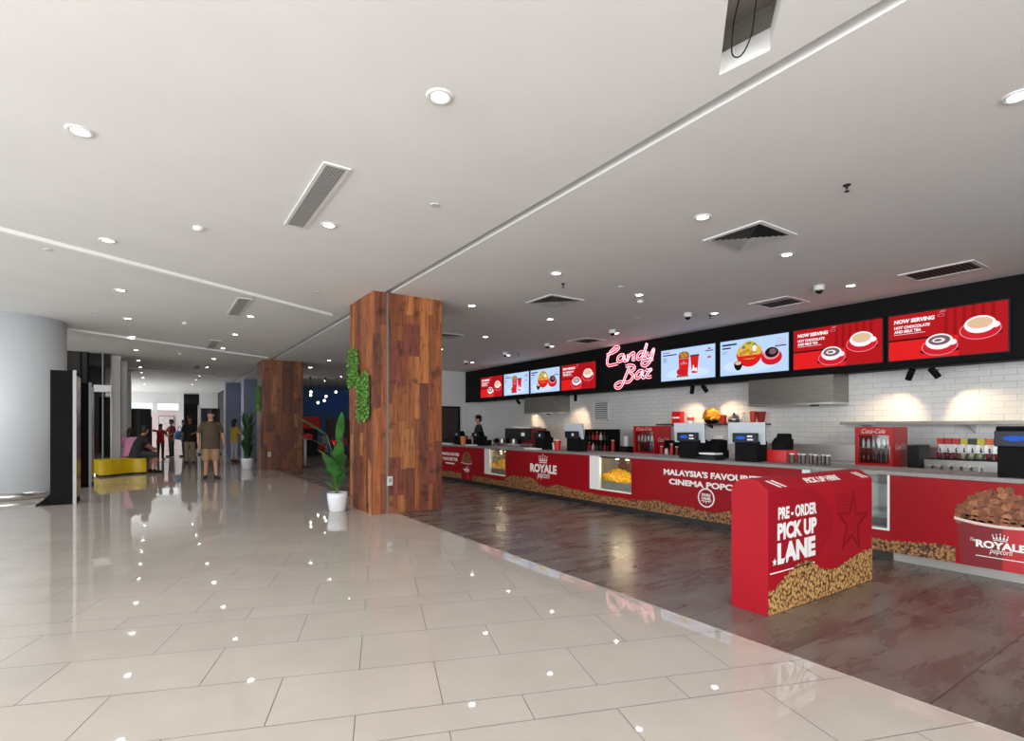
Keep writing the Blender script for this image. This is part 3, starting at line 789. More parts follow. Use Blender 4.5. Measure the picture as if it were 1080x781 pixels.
# ------------------------------------------------------------------ pick up box
bx = thing('pickup_lane_box', 'red free-standing box reading PRE - ORDER PICK UP LANE, standing on the bar floor', 'display stand', (4.53, 2.35, 0))
BX0, BX1, BY0, BY1 = 3.75, 5.45, 2.20, 2.50
prof = [(BY0, 0), (BY1, 0), (BY1, .90), (BY1-.02, .955), (BY1-.07, .995), (BY1-.12, 1.005), (BY0+.12, 1.005), (BY0+.085, .995), (BY0, .935)]
MX = Matrix(((0, 0, 1, 0), (1, 0, 0, 0), (0, 1, 0, 0), (0, 0, 0, 1)))
MB().prism(prof, BX0, BX1, MX).build('body', M_redbox, bx, bevel=.003)
FB = faceY(BY0)
M_boxdk = mat('box_dark_disc', srgb(146, 12, 30), .5, spec=.2); M_boxstar = mat('box_star_print', srgb(128, 8, 20), .5, spec=.2)
pts = [(BX0+.02, .30), (BX0+.02, .925)]+[(BX0+.62+.36*math.sin(PI*i/20), .925-.625*i/20) for i in range(21)]
decal('disc_print', M_boxdk, [pts], FB, 0, bx)
def line_poly(P, w):
    out = []
    for a, b in zip(P[:-1], P[1:]):
        a = Vector(a); b = Vector(b); d = (b-a).normalized(); n = Vector((-d.y, d.x))*w/2
        out.append([tuple(a-n-d*w*.3), tuple(b-n+d*w*.3), tuple(b+n+d*w*.3), tuple(a+n-d*w*.3)])
    return out
sp = star(5.07, .56, .27, .10, .38)
mb = MB()
for i, q in enumerate(line_poly(sp+sp[:1], .024)): mb.prism(q, TH, (2+i*.07)*TH, FB)
mb.build('star_print', M_boxstar, bx)
decal('speed_lines_print', M_boxstar, [rect(4.78, 5.0, .70+.028*i, .708+.028*i) for i in range(5)], FB, 1, bx)
text('lettering', 'PRE - ORDER', M_print, FB, 2, bx, 3.885, 4.45, .70, .795, .04, .0)
text('lettering', 'PICK UP', M_print, FB, 2, bx, 3.875, 4.45, .545, .675, .05, .0)
text('lettering', 'LANE', M_print, FB, 2, bx, 3.875, 4.43, .365, .525, .055, .0)
decal('small_star', M_print, [star(3.835, .39, .032)], FB, 2, bx)
decal('underline_print', M_print, [rect(3.775, 4.42, .305, .314)], FB, 2, bx)
P = strips(BX0+.004, BX1-.004, .004, .16, .30, 21, .04)
P = [[(a[0], a[1]), (b[0], b[1]), (c_[0], c_[1]+.09*math.exp(-((c_[0]-4.30)/.25)**2)-.06*math.exp(-((c_[0]-3.8)/.12)**2)), (d_[0], d_[1]+.09*math.exp(-((d_[0]-4.30)/.25)**2)-.06*math.exp(-((d_[0]-3.8)/.12)**2))] for a, b, c_, d_ in P]
decal('popcorn_print', M_popbox, P, FB, 2, bx)
sl = Vector((0, .085, .06)).normalized()
FT = frame((0, BY0, .935), (1, 0, 0), sl)
text('lettering', 'PICK UP HERE', M_print, FT, 0, bx, 4.36, 4.90, .022, .085, .035)
decal('chevron_print', M_print, [[(x, .012), (x+.03, .012), (x+.03-.09, .095), (x-.09, .095)] for x in (3.93, 4.00)]+[[(x-.03, .012), (x, .012), (x-.09, .095), (x-.12, .095)] for x in (5.33, 5.40-.005)], FT, 0, bx)

# ------------------------------------------------------------------ menu screens on the fascia
SC = {k: screen('screen_'+k, c, e) for k, c, e in (
 ('red', srgb(186, 14, 22), .9), ('redlo', srgb(226, 26, 28), .95), ('redcurtain', srgb(160, 8, 16), .85), ('shade', srgb(70, 4, 10), .6), ('saucer', srgb(214, 24, 44), .9), ('saucer_edge', srgb(240, 150, 160), .9),
 ('white', srgb(250, 240, 245), 1.), ('cream', srgb(232, 196, 160), .9), ('choc', srgb(130, 100, 104), .8), ('blue', srgb(184, 210, 246), 1.), ('blue2', srgb(200, 222, 250), 1.), ('ink', srgb(40, 44, 70), .7),
 ('bowl', srgb(222, 30, 26), .9), ('noodle', srgb(226, 186, 80), .9), ('noodle2', srgb(200, 140, 50), .9), ('leaf', srgb(120, 150, 90), .8), ('crust', srgb(150, 90, 40), .8), ('black', srgb(24, 14, 16), .6), ('pink', srgb(216, 120, 140), .9))}
def tv(kind, yc, label):
    W, H = 1.49, .735; zc = 2.86; x = 10.15
    t = thing('menu_screen', label, 'screen', (10.18, yc, zc), 'menu screens over the bar')
    box('housing', M_black, x, 10.186, yc-W/2-.025, yc+W/2+.025, zc-H/2-.025, zc+H/2+.025, t, bevel=.004)
    box('wall_mount', M_black, 10.186, 10.1995, yc-.3, yc+.3, zc-.2, zc+.2, t)
    F = frame((x, yc+W/2, zc-H/2), (0, -1, 0), (0, 0, 1))
    E = lambda a, b, c, d, n=26: [(u*W, v*H) for u, v in ell(a, b, c, d, n)]
    R = lambda a, b, c, d: rect(a*W, b*W, c*H, d*H)
    D = lambda n, k, ps, l: decal(n, SC[k], ps, F, l, t)
    if kind == 'R':
        D('display', 'red', [R(0, 1, 0, 1)], 0)
        D('curtain_image', 'redcurtain', [R(.50+.075*i, .53+.075*i, .45, 1) for i in range(6)], 1)
        D('table_image', 'redlo', [R(0, .62, 0, .42)], 1)
        D('shade_image', 'shade', [R(0, .5, .42, .46), E(.46, .14, .17, .07), E(.80, .40, .16, .07)], 2)
        for cx, cy, s, liq in ((.46, .27, 1., 'choc'), (.79, .53, 1.06, 'cream')):
            D('saucer_image', 'saucer_edge', [E(cx, cy-.05, .155*s, .185*s)], 3)
            D('saucer_image', 'saucer', [E(cx, cy-.05, .148*s, .172*s)], 4)
            D('cup_image', 'white', [E(cx, cy+.055, .118*s, .165*s), E(cx+.112*s, cy+.02, .035, .06)], 5)
            D('drink_image', liq, [E(cx, cy+.085, .094*s, .105*s)], 6)
        D('drink_image', 'white', [E(.455, .355, .055, .05)], 7); D('drink_image', 'choc', [E(.45, .355, .034, .028)], 8)
        text('lettering', 'NOW SERVING', SC['white'], F, 3, t, .05*W, .42*W, .81*H, .90*H, .05, .1)
        text('lettering', 'HOT CHOCOLATE', SC['white'], F, 3, t, .05*W, .38*W, .69*H, .755*H, .04, .1)
        text('lettering', 'AND MILK TEA', SC['white'], F, 3, t, .05*W, .30*W, .60*H, .665*H, .04, .1)
        D('underline_image', 'white', [R(.05, .34, .565, .573)], 3)
        D('swirl_image', 'pink', [[(u*W, v*H) for u, v in q] for q in ring(.475, .88, .024, .032, 20)]+[R(.46, .51, .94, .955), R(.47, .52, .965, .98)], 3)
    elif kind == 'W1':
        D('display', 'blue', [R(0, 1, 0, 1)], 0); D('floor_image', 'blue2', [E(.5, .2, .4, .17)], 1)
        D('tub_image', 'bowl', [[(.36*W, .16*H), (.52*W, .16*H), (.545*W, .72*H), (.345*W, .72*H)]], 2)
        D('popcorn_image', 'crust', [E(.445, .76, .10, .13)]+[E(.33+.03*i, .12+.015*(i % 2), .022, .04, 10) for i in range(7)], 3)
        D('popcorn_image', 'noodle2', [E(.40, .80, .03, .05, 10), E(.46, .84, .03, .05, 10), E(.49, .76, .03, .05, 10), E(.43, .74, .03, .05, 10)], 4)
        D('tub_rim_image', 'saucer_edge', [R(.345, .545, .655, .675)], 5); D('tub_mark_image', 'pink', [R(.38, .51, .48, .53), [(.41*W, .53*H), (.48*W, .53*H), (.445*W, .60*H)]], 5)
        D('nuggets_image', 'saucer', [E(.37, .26, .06, .10), E(.45, .22, .07, .09)], 6)
        D('cup_image', 'bowl', [[(.595*W, .18*H), (.69*W, .18*H), (.72*W, .72*H), (.565*W, .72*H)]], 2)
        D('cup_lid_image', 'ink', [R(.56, .725, .70, .745)], 3); D('cup_mark_image', 'white', [[(.60*W, .25*H), (.66*W, .25*H), (.62*W, .45*H)], E(.67, .28, .02, .06)], 3)
        D('small_print_image', 'ink', [R(.04, .17, .90, .92), R(.04, .31, .81, .845), R(.04, .12, .72, .735), R(.04, .12, .66, .675), R(.04, .11, .61, .622)], 2)
        D('mark_image', 'ink', [R(.83, .97, .80, .825)], 2); D('mark_image', 'saucer', [[(u*W, v*H) for u, v in star(.90, .62, .05)], [(.87*W, .85*H), (.93*W, .85*H), (.90*W, .92*H)]], 2)
    else:
        D('display', 'blue', [R(0, 1, 0, 1)], 0); D('floor_image', 'blue2', [E(.45, .25, .4, .2)], 1)
        D('bowl_image', 'bowl', [[(u*W, v*H) for u, v in ell(.45, .60, .195, .40, 24, PI, 2*PI)]], 2)
        D('noodle_image', 'noodle', [E(.45, .63, .185, .22), E(.45, .78, .11, .14)], 3)
        D('noodle_image', 'noodle2', [E(.33+.05*i, .58+.04*(i % 3), .028, .055, 10) for i in range(5)], 4)
        D('garnish_image', 'leaf', [E(.37, .76, .03, .05, 10), E(.53, .80, .03, .05, 10), E(.45, .86, .04, .04, 10)], 5)
        D('egg_image', 'white', [E(.53, .70, .03, .09, 12)], 6); D('bowl_edge_image', 'redlo', [[(u*W, v*H) for u, v in ell(.45, .52, .185, .09, 20, PI, 2*PI)]], 6)
        D('dip_image', 'black', [[(u*W, v*H) for u, v in ell(.285, .32, .065, .2, 18, PI, 2*PI)], E(.285, .32, .065, .075)], 5); D('dip_image', 'cream', [E(.285, .33, .05, .05)], 6)
        D('saucer_image', 'saucer', [E(.77, .40, .145, .21)], 2); D('saucer_image', 'saucer_edge', [E(.77, .50, .11, .16)], 3); D('cup_image', 'black', [E(.775, .53, .092, .14)], 4); D('foam_image', 'choc', [E(.79, .55, .05, .08)], 5)
        D('small_print_image', 'ink', [R(.03, .26, .86, .91), R(.03, .17, .77, .81), R(.03, .12, .68, .69), R(.03, .10, .63, .64)], 2)
        D('mark_image', 'pink', [R(.83, .96, .80, .81), R(.83, .96, .74, .75), R(.83, .96, .87, .88)], 2); D('mark_image', 'ink', [R(.82, .97, .67, .70)], 2)
    return t
tv('R', 16.47, 'red hot chocolate menu screen, furthest one from the neon sign')
tv('W1', 14.87, 'pale blue popcorn tub menu screen beside the furthest red screen, left of the neon sign')
tv('W2', 13.28, 'pale blue noodle bowl menu screen left of the neon sign')
tv('R', 11.70, 'red hot chocolate menu screen immediately left of the neon sign')
tv('W1', 7.90, 'pale blue popcorn tub menu screen immediately right of the neon sign')
tv('W2', 6.28, 'pale blue noodle bowl menu screen right of the neon sign, over the steel hood')
tv('R', 4.69, 'red hot chocolate menu screen right of the pale noodle screen')
tv('R', 3.10, 'large red hot chocolate menu screen at the right end of the fascia')

# ------------------------------------------------------------------ neon sign
M_neon = mat('neon_tube', (.9, .3, .35), .3, emit=srgb(255, 120, 140), es=1.2)
M_neonw = mat('neon_core', (.9, .7, .7), .3, emit=srgb(255, 170, 188), es=1.7)
neon = thing('neon_sign', 'pink neon script sign reading Candy Bar on the black fascia', 'sign', (10.19, 9.7, 2.95))
# strokes as traced, in units of the sign's width (u) and height (v)
def N_(p):   # traced crop coordinates -> wall
    px = 632+p[0]*64/793; py = 355+p[1]*63/781
    r = (px-540)/560
    dx = math.sin(YAW)+r*math.cos(YAW); dy = math.cos(YAW)-r*math.sin(YAW); d = 10.13/dx
    return (10.13, dy*d, 1.4+(450-py)*d/560)
STROKES = [
 ('letter_c', [(95, 238), (130, 225), (185, 205), (240, 170), (255, 140), (225, 130), (180, 160), (135, 215), (110, 280), (105, 340), (125, 375), (170, 368), (240, 350)]),
 ('letter_a', [(325, 240), (285, 235), (250, 265), (240, 305), (265, 325), (305, 300), (328, 245), (322, 290), (335, 318), (365, 300)]),
 ('letter_n', [(375, 225), (378, 265), (366, 310), (392, 255), (430, 215), (455, 215), (445, 265), (440, 300), (470, 292)]),
 ('letter_d', [(565, 195), (530, 205), (500, 245), (500, 285), (530, 290), (565, 250), (600, 170), (622, 90), (590, 190), (572, 260), (585, 285), (612, 270)]),
 ('letter_y', [(630, 190), (620, 235), (635, 265), (665, 245), (712, 160), (690, 260), (650, 340), (600, 378), (560, 365), (565, 325), (620, 305), (705, 290)]),
 ('letter_b', [(345, 385), (400, 370), (455, 385), (455, 425), (400, 460), (435, 490), (430, 545), (380, 590), (330, 590), (270, 590), (215, 620), (215, 660), (255, 670), (300, 630), (335, 540), (375, 440), (395, 385)]),
 ('letter_a', [(565, 445), (525, 445), (485, 485), (475, 530), (505, 540), (545, 505), (570, 448), (560, 505), (575, 535), (600, 520)]),
 ('letter_r', [(605, 420), (625, 440), (680, 425), (650, 455), (620, 500), (630, 528), (680, 520)]),
]
for nm, P in STROKES:
    pts = [Vector(N_(p)) for p in P]; c = spl(pts, 7)
    # two parallel tubes outline each stroke, like the sign's doubled glass
    side = []
    for i, p in enumerate(c):
        d = (c[min(i+1, len(c)-1)]-c[max(i-1, 0)]); n = Vector((0, -d.z, d.y)); n = n.normalized() if n.length > 1e-6 else Vector((0, 1, 0)); side.append(n)
    o = MB().tube([p+s*.030 for p, s in zip(c, side)], .0085, 7).tube([p-s*.030 for p, s in zip(c, side)], .0085, 7).build(nm, M_neonw, neon, smooth=True)
    MB().tube([p+Vector((.02, 0, 0)) for p in c], .022, 7).build('red_glow_tube', mat('neon_red', (.5, .02, .04), .4, emit=srgb(150, 10, 30), es=.5), o, smooth=True)
    q = c[len(c)//2]; MB().tube([q+Vector((.02, 0, 0)), q+Vector((.07, 0, 0))], .008, 6).build('standoff', M_black, o)
# ------------------------------------------------------------------ back counter, hoods, shelves
BX = 9.25
t = thing('back_counter', 'low dark back counter with steel top along the tiled wall', 'counter', (9.9, 7, 0))
box('body', M_dark, BX+.03, 10.80, -3, 16.5, .08, .72, t); box('worktop', M_steel, BX, 10.81, -3, 16.5, .72, .76, t); box('kickboard', M_black, BX+.1, 10.78, -3, 16.5, 0, .08, t)
tag(box('splashback', M_steel, 10.805, 10.828, -3, 6.4, .765, 1.06), 'brushed steel splashback behind the drinks fridge at the right', 'splashback')
def hood(label, y0, y1):
    t = thing('extractor_hood', label, 'extractor hood', (10.5, (y0+y1)/2, 1.82), 'steel hoods under the fascia')
    X0 = 10.23; z0, z1 = 1.82, 2.385
    MB().box(X0, 10.825, y0, y1, z0+.03, z1).build('body', M_hood, t)
    r = MB(); r.box(X0-.012, 10.825, y0-.012, y0+.02, z0, z0+.035).box(X0-.012, 10.825, y1-.02, y1+.012, z0, z0+.035).box(X0-.012, X0+.02, y0+.02, y1-.02, z0, z0+.035)
    r.build('rim', M_steel, t)
    MB().box(X0+.02, 10.82, y0+.02, y1-.02, z0+.028, z0+.04).build('filter', M_vdark, t)
    MB().box(X0-.03, X0+.02, y0+.25, y0+.40, z0-.03, z0).build('lamp_bracket', M_black, t)
hood('brown-tinted steel extractor hood above the dark red machines, left of the neon sign', 12.85, 14.5)
hood('long steel extractor hood under the red menu screen right of the shelf', 4.76, 6.42)
t = thing('wall_vent', 'white louvred vent on the tiled wall below the neon sign', 'vent', (10.8, 11.42, 1.55), None)
fr = MB(); y0, y1, z0, z1 = 11.12, 11.74, 1.58, 2.18
fr.box(10.79, 10.828, y0, y0+.03, z0, z1).box(10.79, 10.828, y1-.03, y1, z0, z1).box(10.79, 10.828, y0, y1, z0, z0+.03).box(10.79, 10.828, y0, y1, z1-.03, z1); fr.build('frame', M_trimw, t)
sl_ = MB()
for i in range(9):
    z = z0+.04+i*.06; sl_.add([(10.80, y0+.03, z), (10.80, y1-.03, z), (10.824, y1-.03, z+.04), (10.824, y0+.03, z+.04)], [(0, 1, 2, 3)])
sl_.build('slats', M_trimw, t); MB().box(10.824, 10.828, y0+.03, y1-.03, z0+.03, z1-.03).build('backing', M_vdark, t)
t = thing('wall_shelf', 'thin dark wooden shelf on the tiled wall carrying the popcorn bowl and cups', 'shelf', (10.6, 7.6, 1.43))
MB().box(10.50, 10.828, 6.28, 9.12, 1.44, 1.475).build('board', noisy('shelf_wood', (.05, .025, .02), (.08, .04, .03), 6, .4), t)
for y in (6.7, 7.7, 8.7): MB().prism([(10.828, 1.44), (10.60, 1.44), (10.828, 1.36)], y-.01, y+.01, Matrix(((1, 0, 0, 0), (0, 0, 1, 0), (0, 1, 0, 0), (0, 0, 0, 1)))).build('bracket', M_black, t)
t = thing('steel_shelf', 'long brushed steel shelf on the tiled wall above the drinks fridge at the right', 'shelf', (10.55, 1, 1.4))
MB().box(10.30, 10.828, -3, 4.68, 1.44, 1.49).build('board', M_hood, t)
for y in (4.4, 2.9, 1.2, -.5, -2): MB().prism([(10.828, 1.44), (10.45, 1.44), (10.828, 1.30)], y-.012, y+.012, Matrix(((1, 0, 0, 0), (0, 0, 1, 0), (0, 1, 0, 0), (0, 0, 0, 1)))).build('bracket', M_steel, t)

# wall-washing spots under the fascia
def spot(label, y, ty, tx=0.30, lamp=True):
    t = thing('spotlight', label, 'spotlight', (10.32, y, 2.39), 'spotlights under the fascia')
    MB().lathe([(.035, 2.39), (.035, 2.375), (.008, 2.37), (.008, 2.30)], (10.32, y, 0), 14).build('mount', M_black, t)
    d = Vector((tx, ty, -.75)).normalized(); c = Vector((10.32, y, 2.27))
    q = d.to_track_quat('Z', 'Y').to_matrix()
    MB().lathe([(.036, -.09), (.048, -.085), (.048, .10), (.040, .10), (.036, .06), (0, .06)], c, 18, q).build('lamp_head', M_matblk, t)
    MB().tube([Vector((10.32, y-.055, 2.31)), Vector((10.32, y-.055, 2.27)), c]+[Vector((10.32, y+.055, 2.27)), Vector((10.32, y+.055, 2.31)), Vector((10.32, y-.055, 2.31))], .006, 6).build('yoke', M_black, t)
    MB().lathe([(.034, .062), (0, .062)], c, 14, q).build('lens', mat('spot_lens', (.9, .9, .9), .3, emit=(1, .82, .55), es=10), t)
    if lamp:
        L = bpy.data.lights.new('spot_lamp', 'SPOT'); L.energy = SPOT_E; L.color = (1, .70, .42); L.spot_size = math.radians(92); L.spot_blend = .8; L.shadow_soft_size = .03
        o = bpy.data.objects.new('spot_lamp', L); COL.objects.link(o); o.location = c+d*.115; o.rotation_euler = d.to_track_quat('-Z', 'Y').to_euler()
SPOT_E = 46
spot('small black spotlight under the fascia left of the brown-tinted hood', 15.0, -.6)
spot('black spotlight under the fascia right of the brown-tinted hood', 12.0, .35)
spot('left one of the two black spotlights over the wooden shelf', 7.88, .35)
spot('right one of the two black spotlights over the wooden shelf', 7.55, -.40)
spot('left one of the two black spotlights over the drinks fridge', 3.60, .40)
spot('right one of the two black spotlights over the drinks fridge', 3.28, -.45)

# glass door drinks fridges
def fridge(label, x, y0, y1, h, seed):
    t = thing('drinks_fridge', label, 'fridge', (x+.28, (y0+y1)/2, .76), 'red drinks fridges'); z = .76; X1 = x+.56
    body = MB(); w = .04
    body.box(x+.05, X1, y0, y0+w, z, z+h).box(x+.05, X1, y1-w, y1, z, z+h).box(x+.05, X1, y0+w, y1-w, z, z+.07).box(x+.05, X1, y0+w, y1-w, z+h-.11, z+h).box(X1-.03, X1, y0+w, y1-w, z+.07, z+h-.11)
    body.build('body', M_redplas, t, bevel=.006)
    f = MB(); f.box(x, x+.045, y0, y0+.05, z, z+h).box(x, x+.045, y1-.05, y1, z, z+h).box(x, x+.045, y0+.05, y1-.05, z, z+.06).box(x, x+.045, y0+.05, y1-.05, z+h-.13, z+h)
    d = f.build('door_frame', M_redplas, t)
    MB().box(x+.010, x+.018, y0+.05, y1-.05, z+.06, z+h-.13).build('door_glass', M_glass, d)
    MB().tube([(x-.004, y0+.025, z+.15), (x-.03, y0+.025, z+.17), (x-.03, y0+.025, z+.33), (x-.004, y0+.025, z+.35)], .007, 6).build('door_handle', M_chrome, d)
    text('lettering', 'Coca-Cola', M_print, faceX(x), 1, t, -(y1-.10), -(y0+.10), z+h-.10, z+h-.03, 0, .35)
    text('side_lettering', 'Coca-Cola', M_print, faceY(y0), 1, t, x+.10, x+.48, z+h*.45, z+h*.60, 0, .35)
    inn = MB().box(X1-.035, X1-.03, y0+w, y1-w, z+.07, z+h-.11).build('back_liner', M_trimw, t)
    MB().box(x+.06, x+.10, y0+.041, y0+.052, z+.08, z+h-.14).build('lamp_strip', mat('fridge_lamp', (.9, .9, .9), .3, emit=(.9, .95, 1), es=6), t)
    MB().box(x+.06, X1-.04, y0+w, y1-w, z+.30, z+.31).build('shelf', M_steel, t)
    rnd = random.Random(seed); n = 6
    for r_, (zb, hh) in enumerate(((z+.07, .20), (z+.31, .15))):
        for i in range(n):
            yy = y0+.085+(y1-y0-.17)*i/(n-1); m = [M_dark, mat('cola_bottle', (.05, .012, .01), .15), mat('orange_bottle', (.6, .18, .03), .2), mat('blue_bottle', (.05, .09, .3), .2)][rnd.choice((0, 1, 1, 2, 3))] if r_ == 0 else mat('water_bottle', (.72, .78, .82), .15)
            b = MB().lathe([(.022, 0), (.024, .01), (.024, hh*.62), (.011, hh*.8), (.011, hh*.92)], (x+.10, yy, zb+.001), 12).build('bottle', m, None, smooth=True)
            tag(b, ('dark bottle, %s from left on lower shelf of ' if r_ == 0 else 'clear bottle, %s from left on upper shelf of ') % ORD[n-1-i]+FRN[seed], 'bottle', 'bottles in the fridges')
            MB().lathe([(.013, hh*.92), (.013, hh)], (x+.10, yy, zb+.001), 10).build('cap', M_redplas, b)
FRN = {1: 'the fridge below the neon sign', 2: 'the fridge under the steel shelf'}
fridge('small red glass door drinks fridge on the back counter below the neon sign', 9.42, 8.20, 8.86, .66, 1)
fridge('red glass door drinks fridge on the back counter under the steel shelf', 9.42, 3.52, 4.05, .64, 2)
tag(MB().box(9.62, 10.05, 3.25, 3.40, .76, 1.12).build('black_canister', M_black, None, bevel=.01), 'plain black upright box standing right of the drinks fridge', 'box')

# syrup dispenser with eight taps
t = thing('drinks_dispenser', 'steel drinks dispenser with eight coloured taps at the right, under the steel shelf', 'drinks dispenser', (9.65, 2.7, .76))
DY0, DY1 = 2.28, 3.02
box('base', M_steel, 9.42, 9.98, DY0-.03, DY1+.10, .76, .93, t, bevel=.006); box('drip_tray', M_black, 9.40, 9.62, DY0-.02, DY1+.08, .93, .945, t)
box('body', M_steel, 9.64, 9.98, DY0, DY1, .94, 1.22, t, bevel=.008)
cols = [srgb(190, 30, 34), srgb(176, 26, 30), srgb(186, 40, 36), srgb(196, 180, 40), srgb(40, 52, 30), srgb(206, 190, 44), srgb(214, 96, 40), srgb(200, 84, 40)]
cups = [srgb(120, 30, 44), srgb(110, 26, 40), srgb(118, 28, 42), srgb(150, 150, 120), srgb(160, 160, 130), srgb(150, 154, 110), srgb(112, 34, 48), srgb(120, 30, 44)]
for i in range(8):
    y = DY1-.045-i*(DY1-DY0-.09)/7
    tp = MB().box(9.585, 9.64, y-.040, y+.040, 1.15, 1.235).build('flavour_label', mat('flavour_%d' % i, cols[i], .4), t)
    n = MB().box(9.60, 9.64, y-.020, y+.020, 1.02, 1.15).build('tap', M_trimw, t)
    MB().lathe([(.018, 1.06), (.012, 1.035)], (9.61, y, 0), 10).build('nozzle', M_black, n)
    MB().tube([(9.598, y, 1.10), (9.57, y, 1.05)], .006, 6).build('lever', M_black, n)
    c = MB().lathe([(.024, .946), (.034, 1.03), (.031, 1.03), (.022, .952), (0, .952)], (9.55, y, 0), 14).build('cup_stack', mat('cup_%d' % i, cups[i], .4), None, smooth=True)
    tag(c, 'small cup under the %s tap from the left of the drinks dispenser' % ORD[i], 'cup', 'cups under the dispenser taps')
for i in range(6):
    y = DY1+.02-i*.11
    tag(MB().box(9.30, 9.38, y-.035, y+.035, .76, .85).build('napkin_holder', M_steel, None, bevel=.006), 'small steel holder before the drinks dispenser, %s from the left' % ORD[i], 'holder', 'steel holders before the dispenser')

# dark red machines below the left hood
t = thing('popcorn_warmer', 'dark red box-shaped warmer with black front below the brown-tinted hood', 'food warmer', (9.7, 14.1, .76))
box('base', M_maroon, 9.42, 10.1, 13.1, 15.2, .76, .98, t, bevel=.01); box('cabinet', M_maroon, 9.52, 10.1, 13.1, 14.6, .98, 1.36, t, bevel=.01)
box('front_panel', M_black, 9.50, 9.522, 13.14, 14.56, 1.0, 1.34, t); box('display', screen('warmer_display', (.6, .66, .7), .7), 9.494, 9.501, 13.45, 13.62, 1.12, 1.22, t)
box('top_tray', M_steel, 9.6, 10.05, 13.3, 14.3, 1.36, 1.41, t)
t = thing('steel_worktable', 'low steel table with round canisters in front of the dark red warmer', 'table', (9.0, 13.6, 0))
box('tabletop', M_steel, 8.7, 9.2, 12.6, 14.6, .86, .90, t)
for x in (8.74, 9.16):
    for y in (12.65, 14.55): box('leg', M_steel, x-.02, x+.02, y-.02, y+.02, 0, .86, t)
box('undershelf', M_steel, 8.75, 9.15, 12.7, 14.5, .3, .32, t)
for i in range(5):
    y = 14.2-i*.32
    tag(MB().lathe([(.06, .90), (.065, .91), (.065, 1.03), (.03, 1.05), (0, 1.05)], (8.95, y, 0), 16).build('canister', M_steel if i % 2 else M_matblk, None, smooth=False), ('steel' if i % 2 else 'black')+' round canister on the low steel table, %s from the left' % ORD[i], 'canister', 'canisters on the steel table')

# rack with sauces right of the third till
t = thing('condiment_rack', 'black two-tier rack crowded with sauce bottles on the back counter, under the wall vent', 'rack', (9.6, 10.1, .76))
RY0, RY1 = 9.72, 10.62
for y in (RY0, RY1-.03): box('side_panel', M_matblk, 9.45, 9.85, y, y+.03, .76, 1.34, t)
for z in (.76, 1.03, 1.31): box('shelf', M_matblk, 9.45, 9.85, RY0+.03, RY1-.03, z, z+.03, t)
box('back_panel', M_matblk, 9.83, 9.85, RY0+.03, RY1-.03, .79, 1.31, t)
rc = [srgb(190, 24, 28), srgb(40, 22, 18), srgb(200, 196, 190), srgb(150, 26, 24), srgb(60, 50, 46)]; rcn = ['red', 'dark brown', 'pale', 'deep red', 'grey']
for r_, z in ((0, .79), (1, 1.06)):
    for i in range(6):
        y = RY1-.09-i*.145; k = (i*2+r_) % 5
        b = MB().lathe([(.040, 0), (.044, .01), (.044, .12), (.018, .15), (.014, .19)], (9.54, y, z+.001), 14).build('sauce_bottle', mat('sauce_%d' % k, rc[k], .35), None, smooth=True)
        tag(b, rcn[k]+' sauce bottle on the %s tier of the black rack, %s from the left' % (('lower', 'upper')[r_], ORD[i]), 'bottle', 'sauce bottles on the rack')
        MB().lathe([(.016, .19), (.010, .215)], (9.54, y, z+.001), 10).build('cap', M_redplas if k != 0 else M_print, b)
def cyl(name, label, cat, m, x, y, z, r0, r1, h, group=None, lid=None):
    b = MB().lathe([(r0, 0), (r1, h), (r1*.9, h), (r1*.85, h-.01), (0, h-.01)], (x, y, z+.0005), 18).build(name, m, None, smooth=False); tag(b, label, cat, group)
    if lid is not None: MB().lathe([(r1*1.04, h), (r1*1.04, h+.015), (0, h+.018)], (x, y, z), 18).build('lid', lid, b)
    return b
cyl('tall_tumbler', 'tall red and white bottle on the back counter between the rack and the small fridge', 'bottle', M_redplas, 9.4, 9.52, .76, .045, .04, .30, None, M_print)
cyl('napkin_canister', 'grey-white cylinder on a black block left of the small fridge', 'canister', M_trimw, 9.55, 9.22, .93, .07, .07, .24)
tag(box('black_block', M_black, 9.44, 9.70, 9.08, 9.36, .76, .929), 'black block under the grey-white cylinder left of the small fridge', 'box')
for i, (y, m, h) in enumerate(((8.0, M_redplas, .2), (7.86, M_print, .16), (7.72, M_redplas, .26), (7.58, M_maroon, .2), (7.44, M_redplas, .18), (7.30, M_black, .22), (7.14, M_maroon, .2))):
    cyl('condiment_bottle', ['red', 'white', 'tall red', 'maroon', 'short red', 'black', 'second maroon'][i]+' bottle on the back counter right of the small fridge, behind the till', 'bottle', m, 9.4, y, .76, .05, .035, h, 'condiment bottles right of the fridge', M_print if m is not M_print else M_redplas)
tag(box('black_cabinet', M_matblk, 9.55, 9.95, 6.9, 8.05, .765, 1.10, None, .01), 'low black cabinet behind the condiment bottles right of the small fridge', 'cabinet')
cyl('hanging_tin', 'dark bottle high on the wall end beside the wooden shelf, above the condiments', 'bottle', M_maroon, 9.7, 7.75, 1.10, .05, .04, .28, None, M_black)

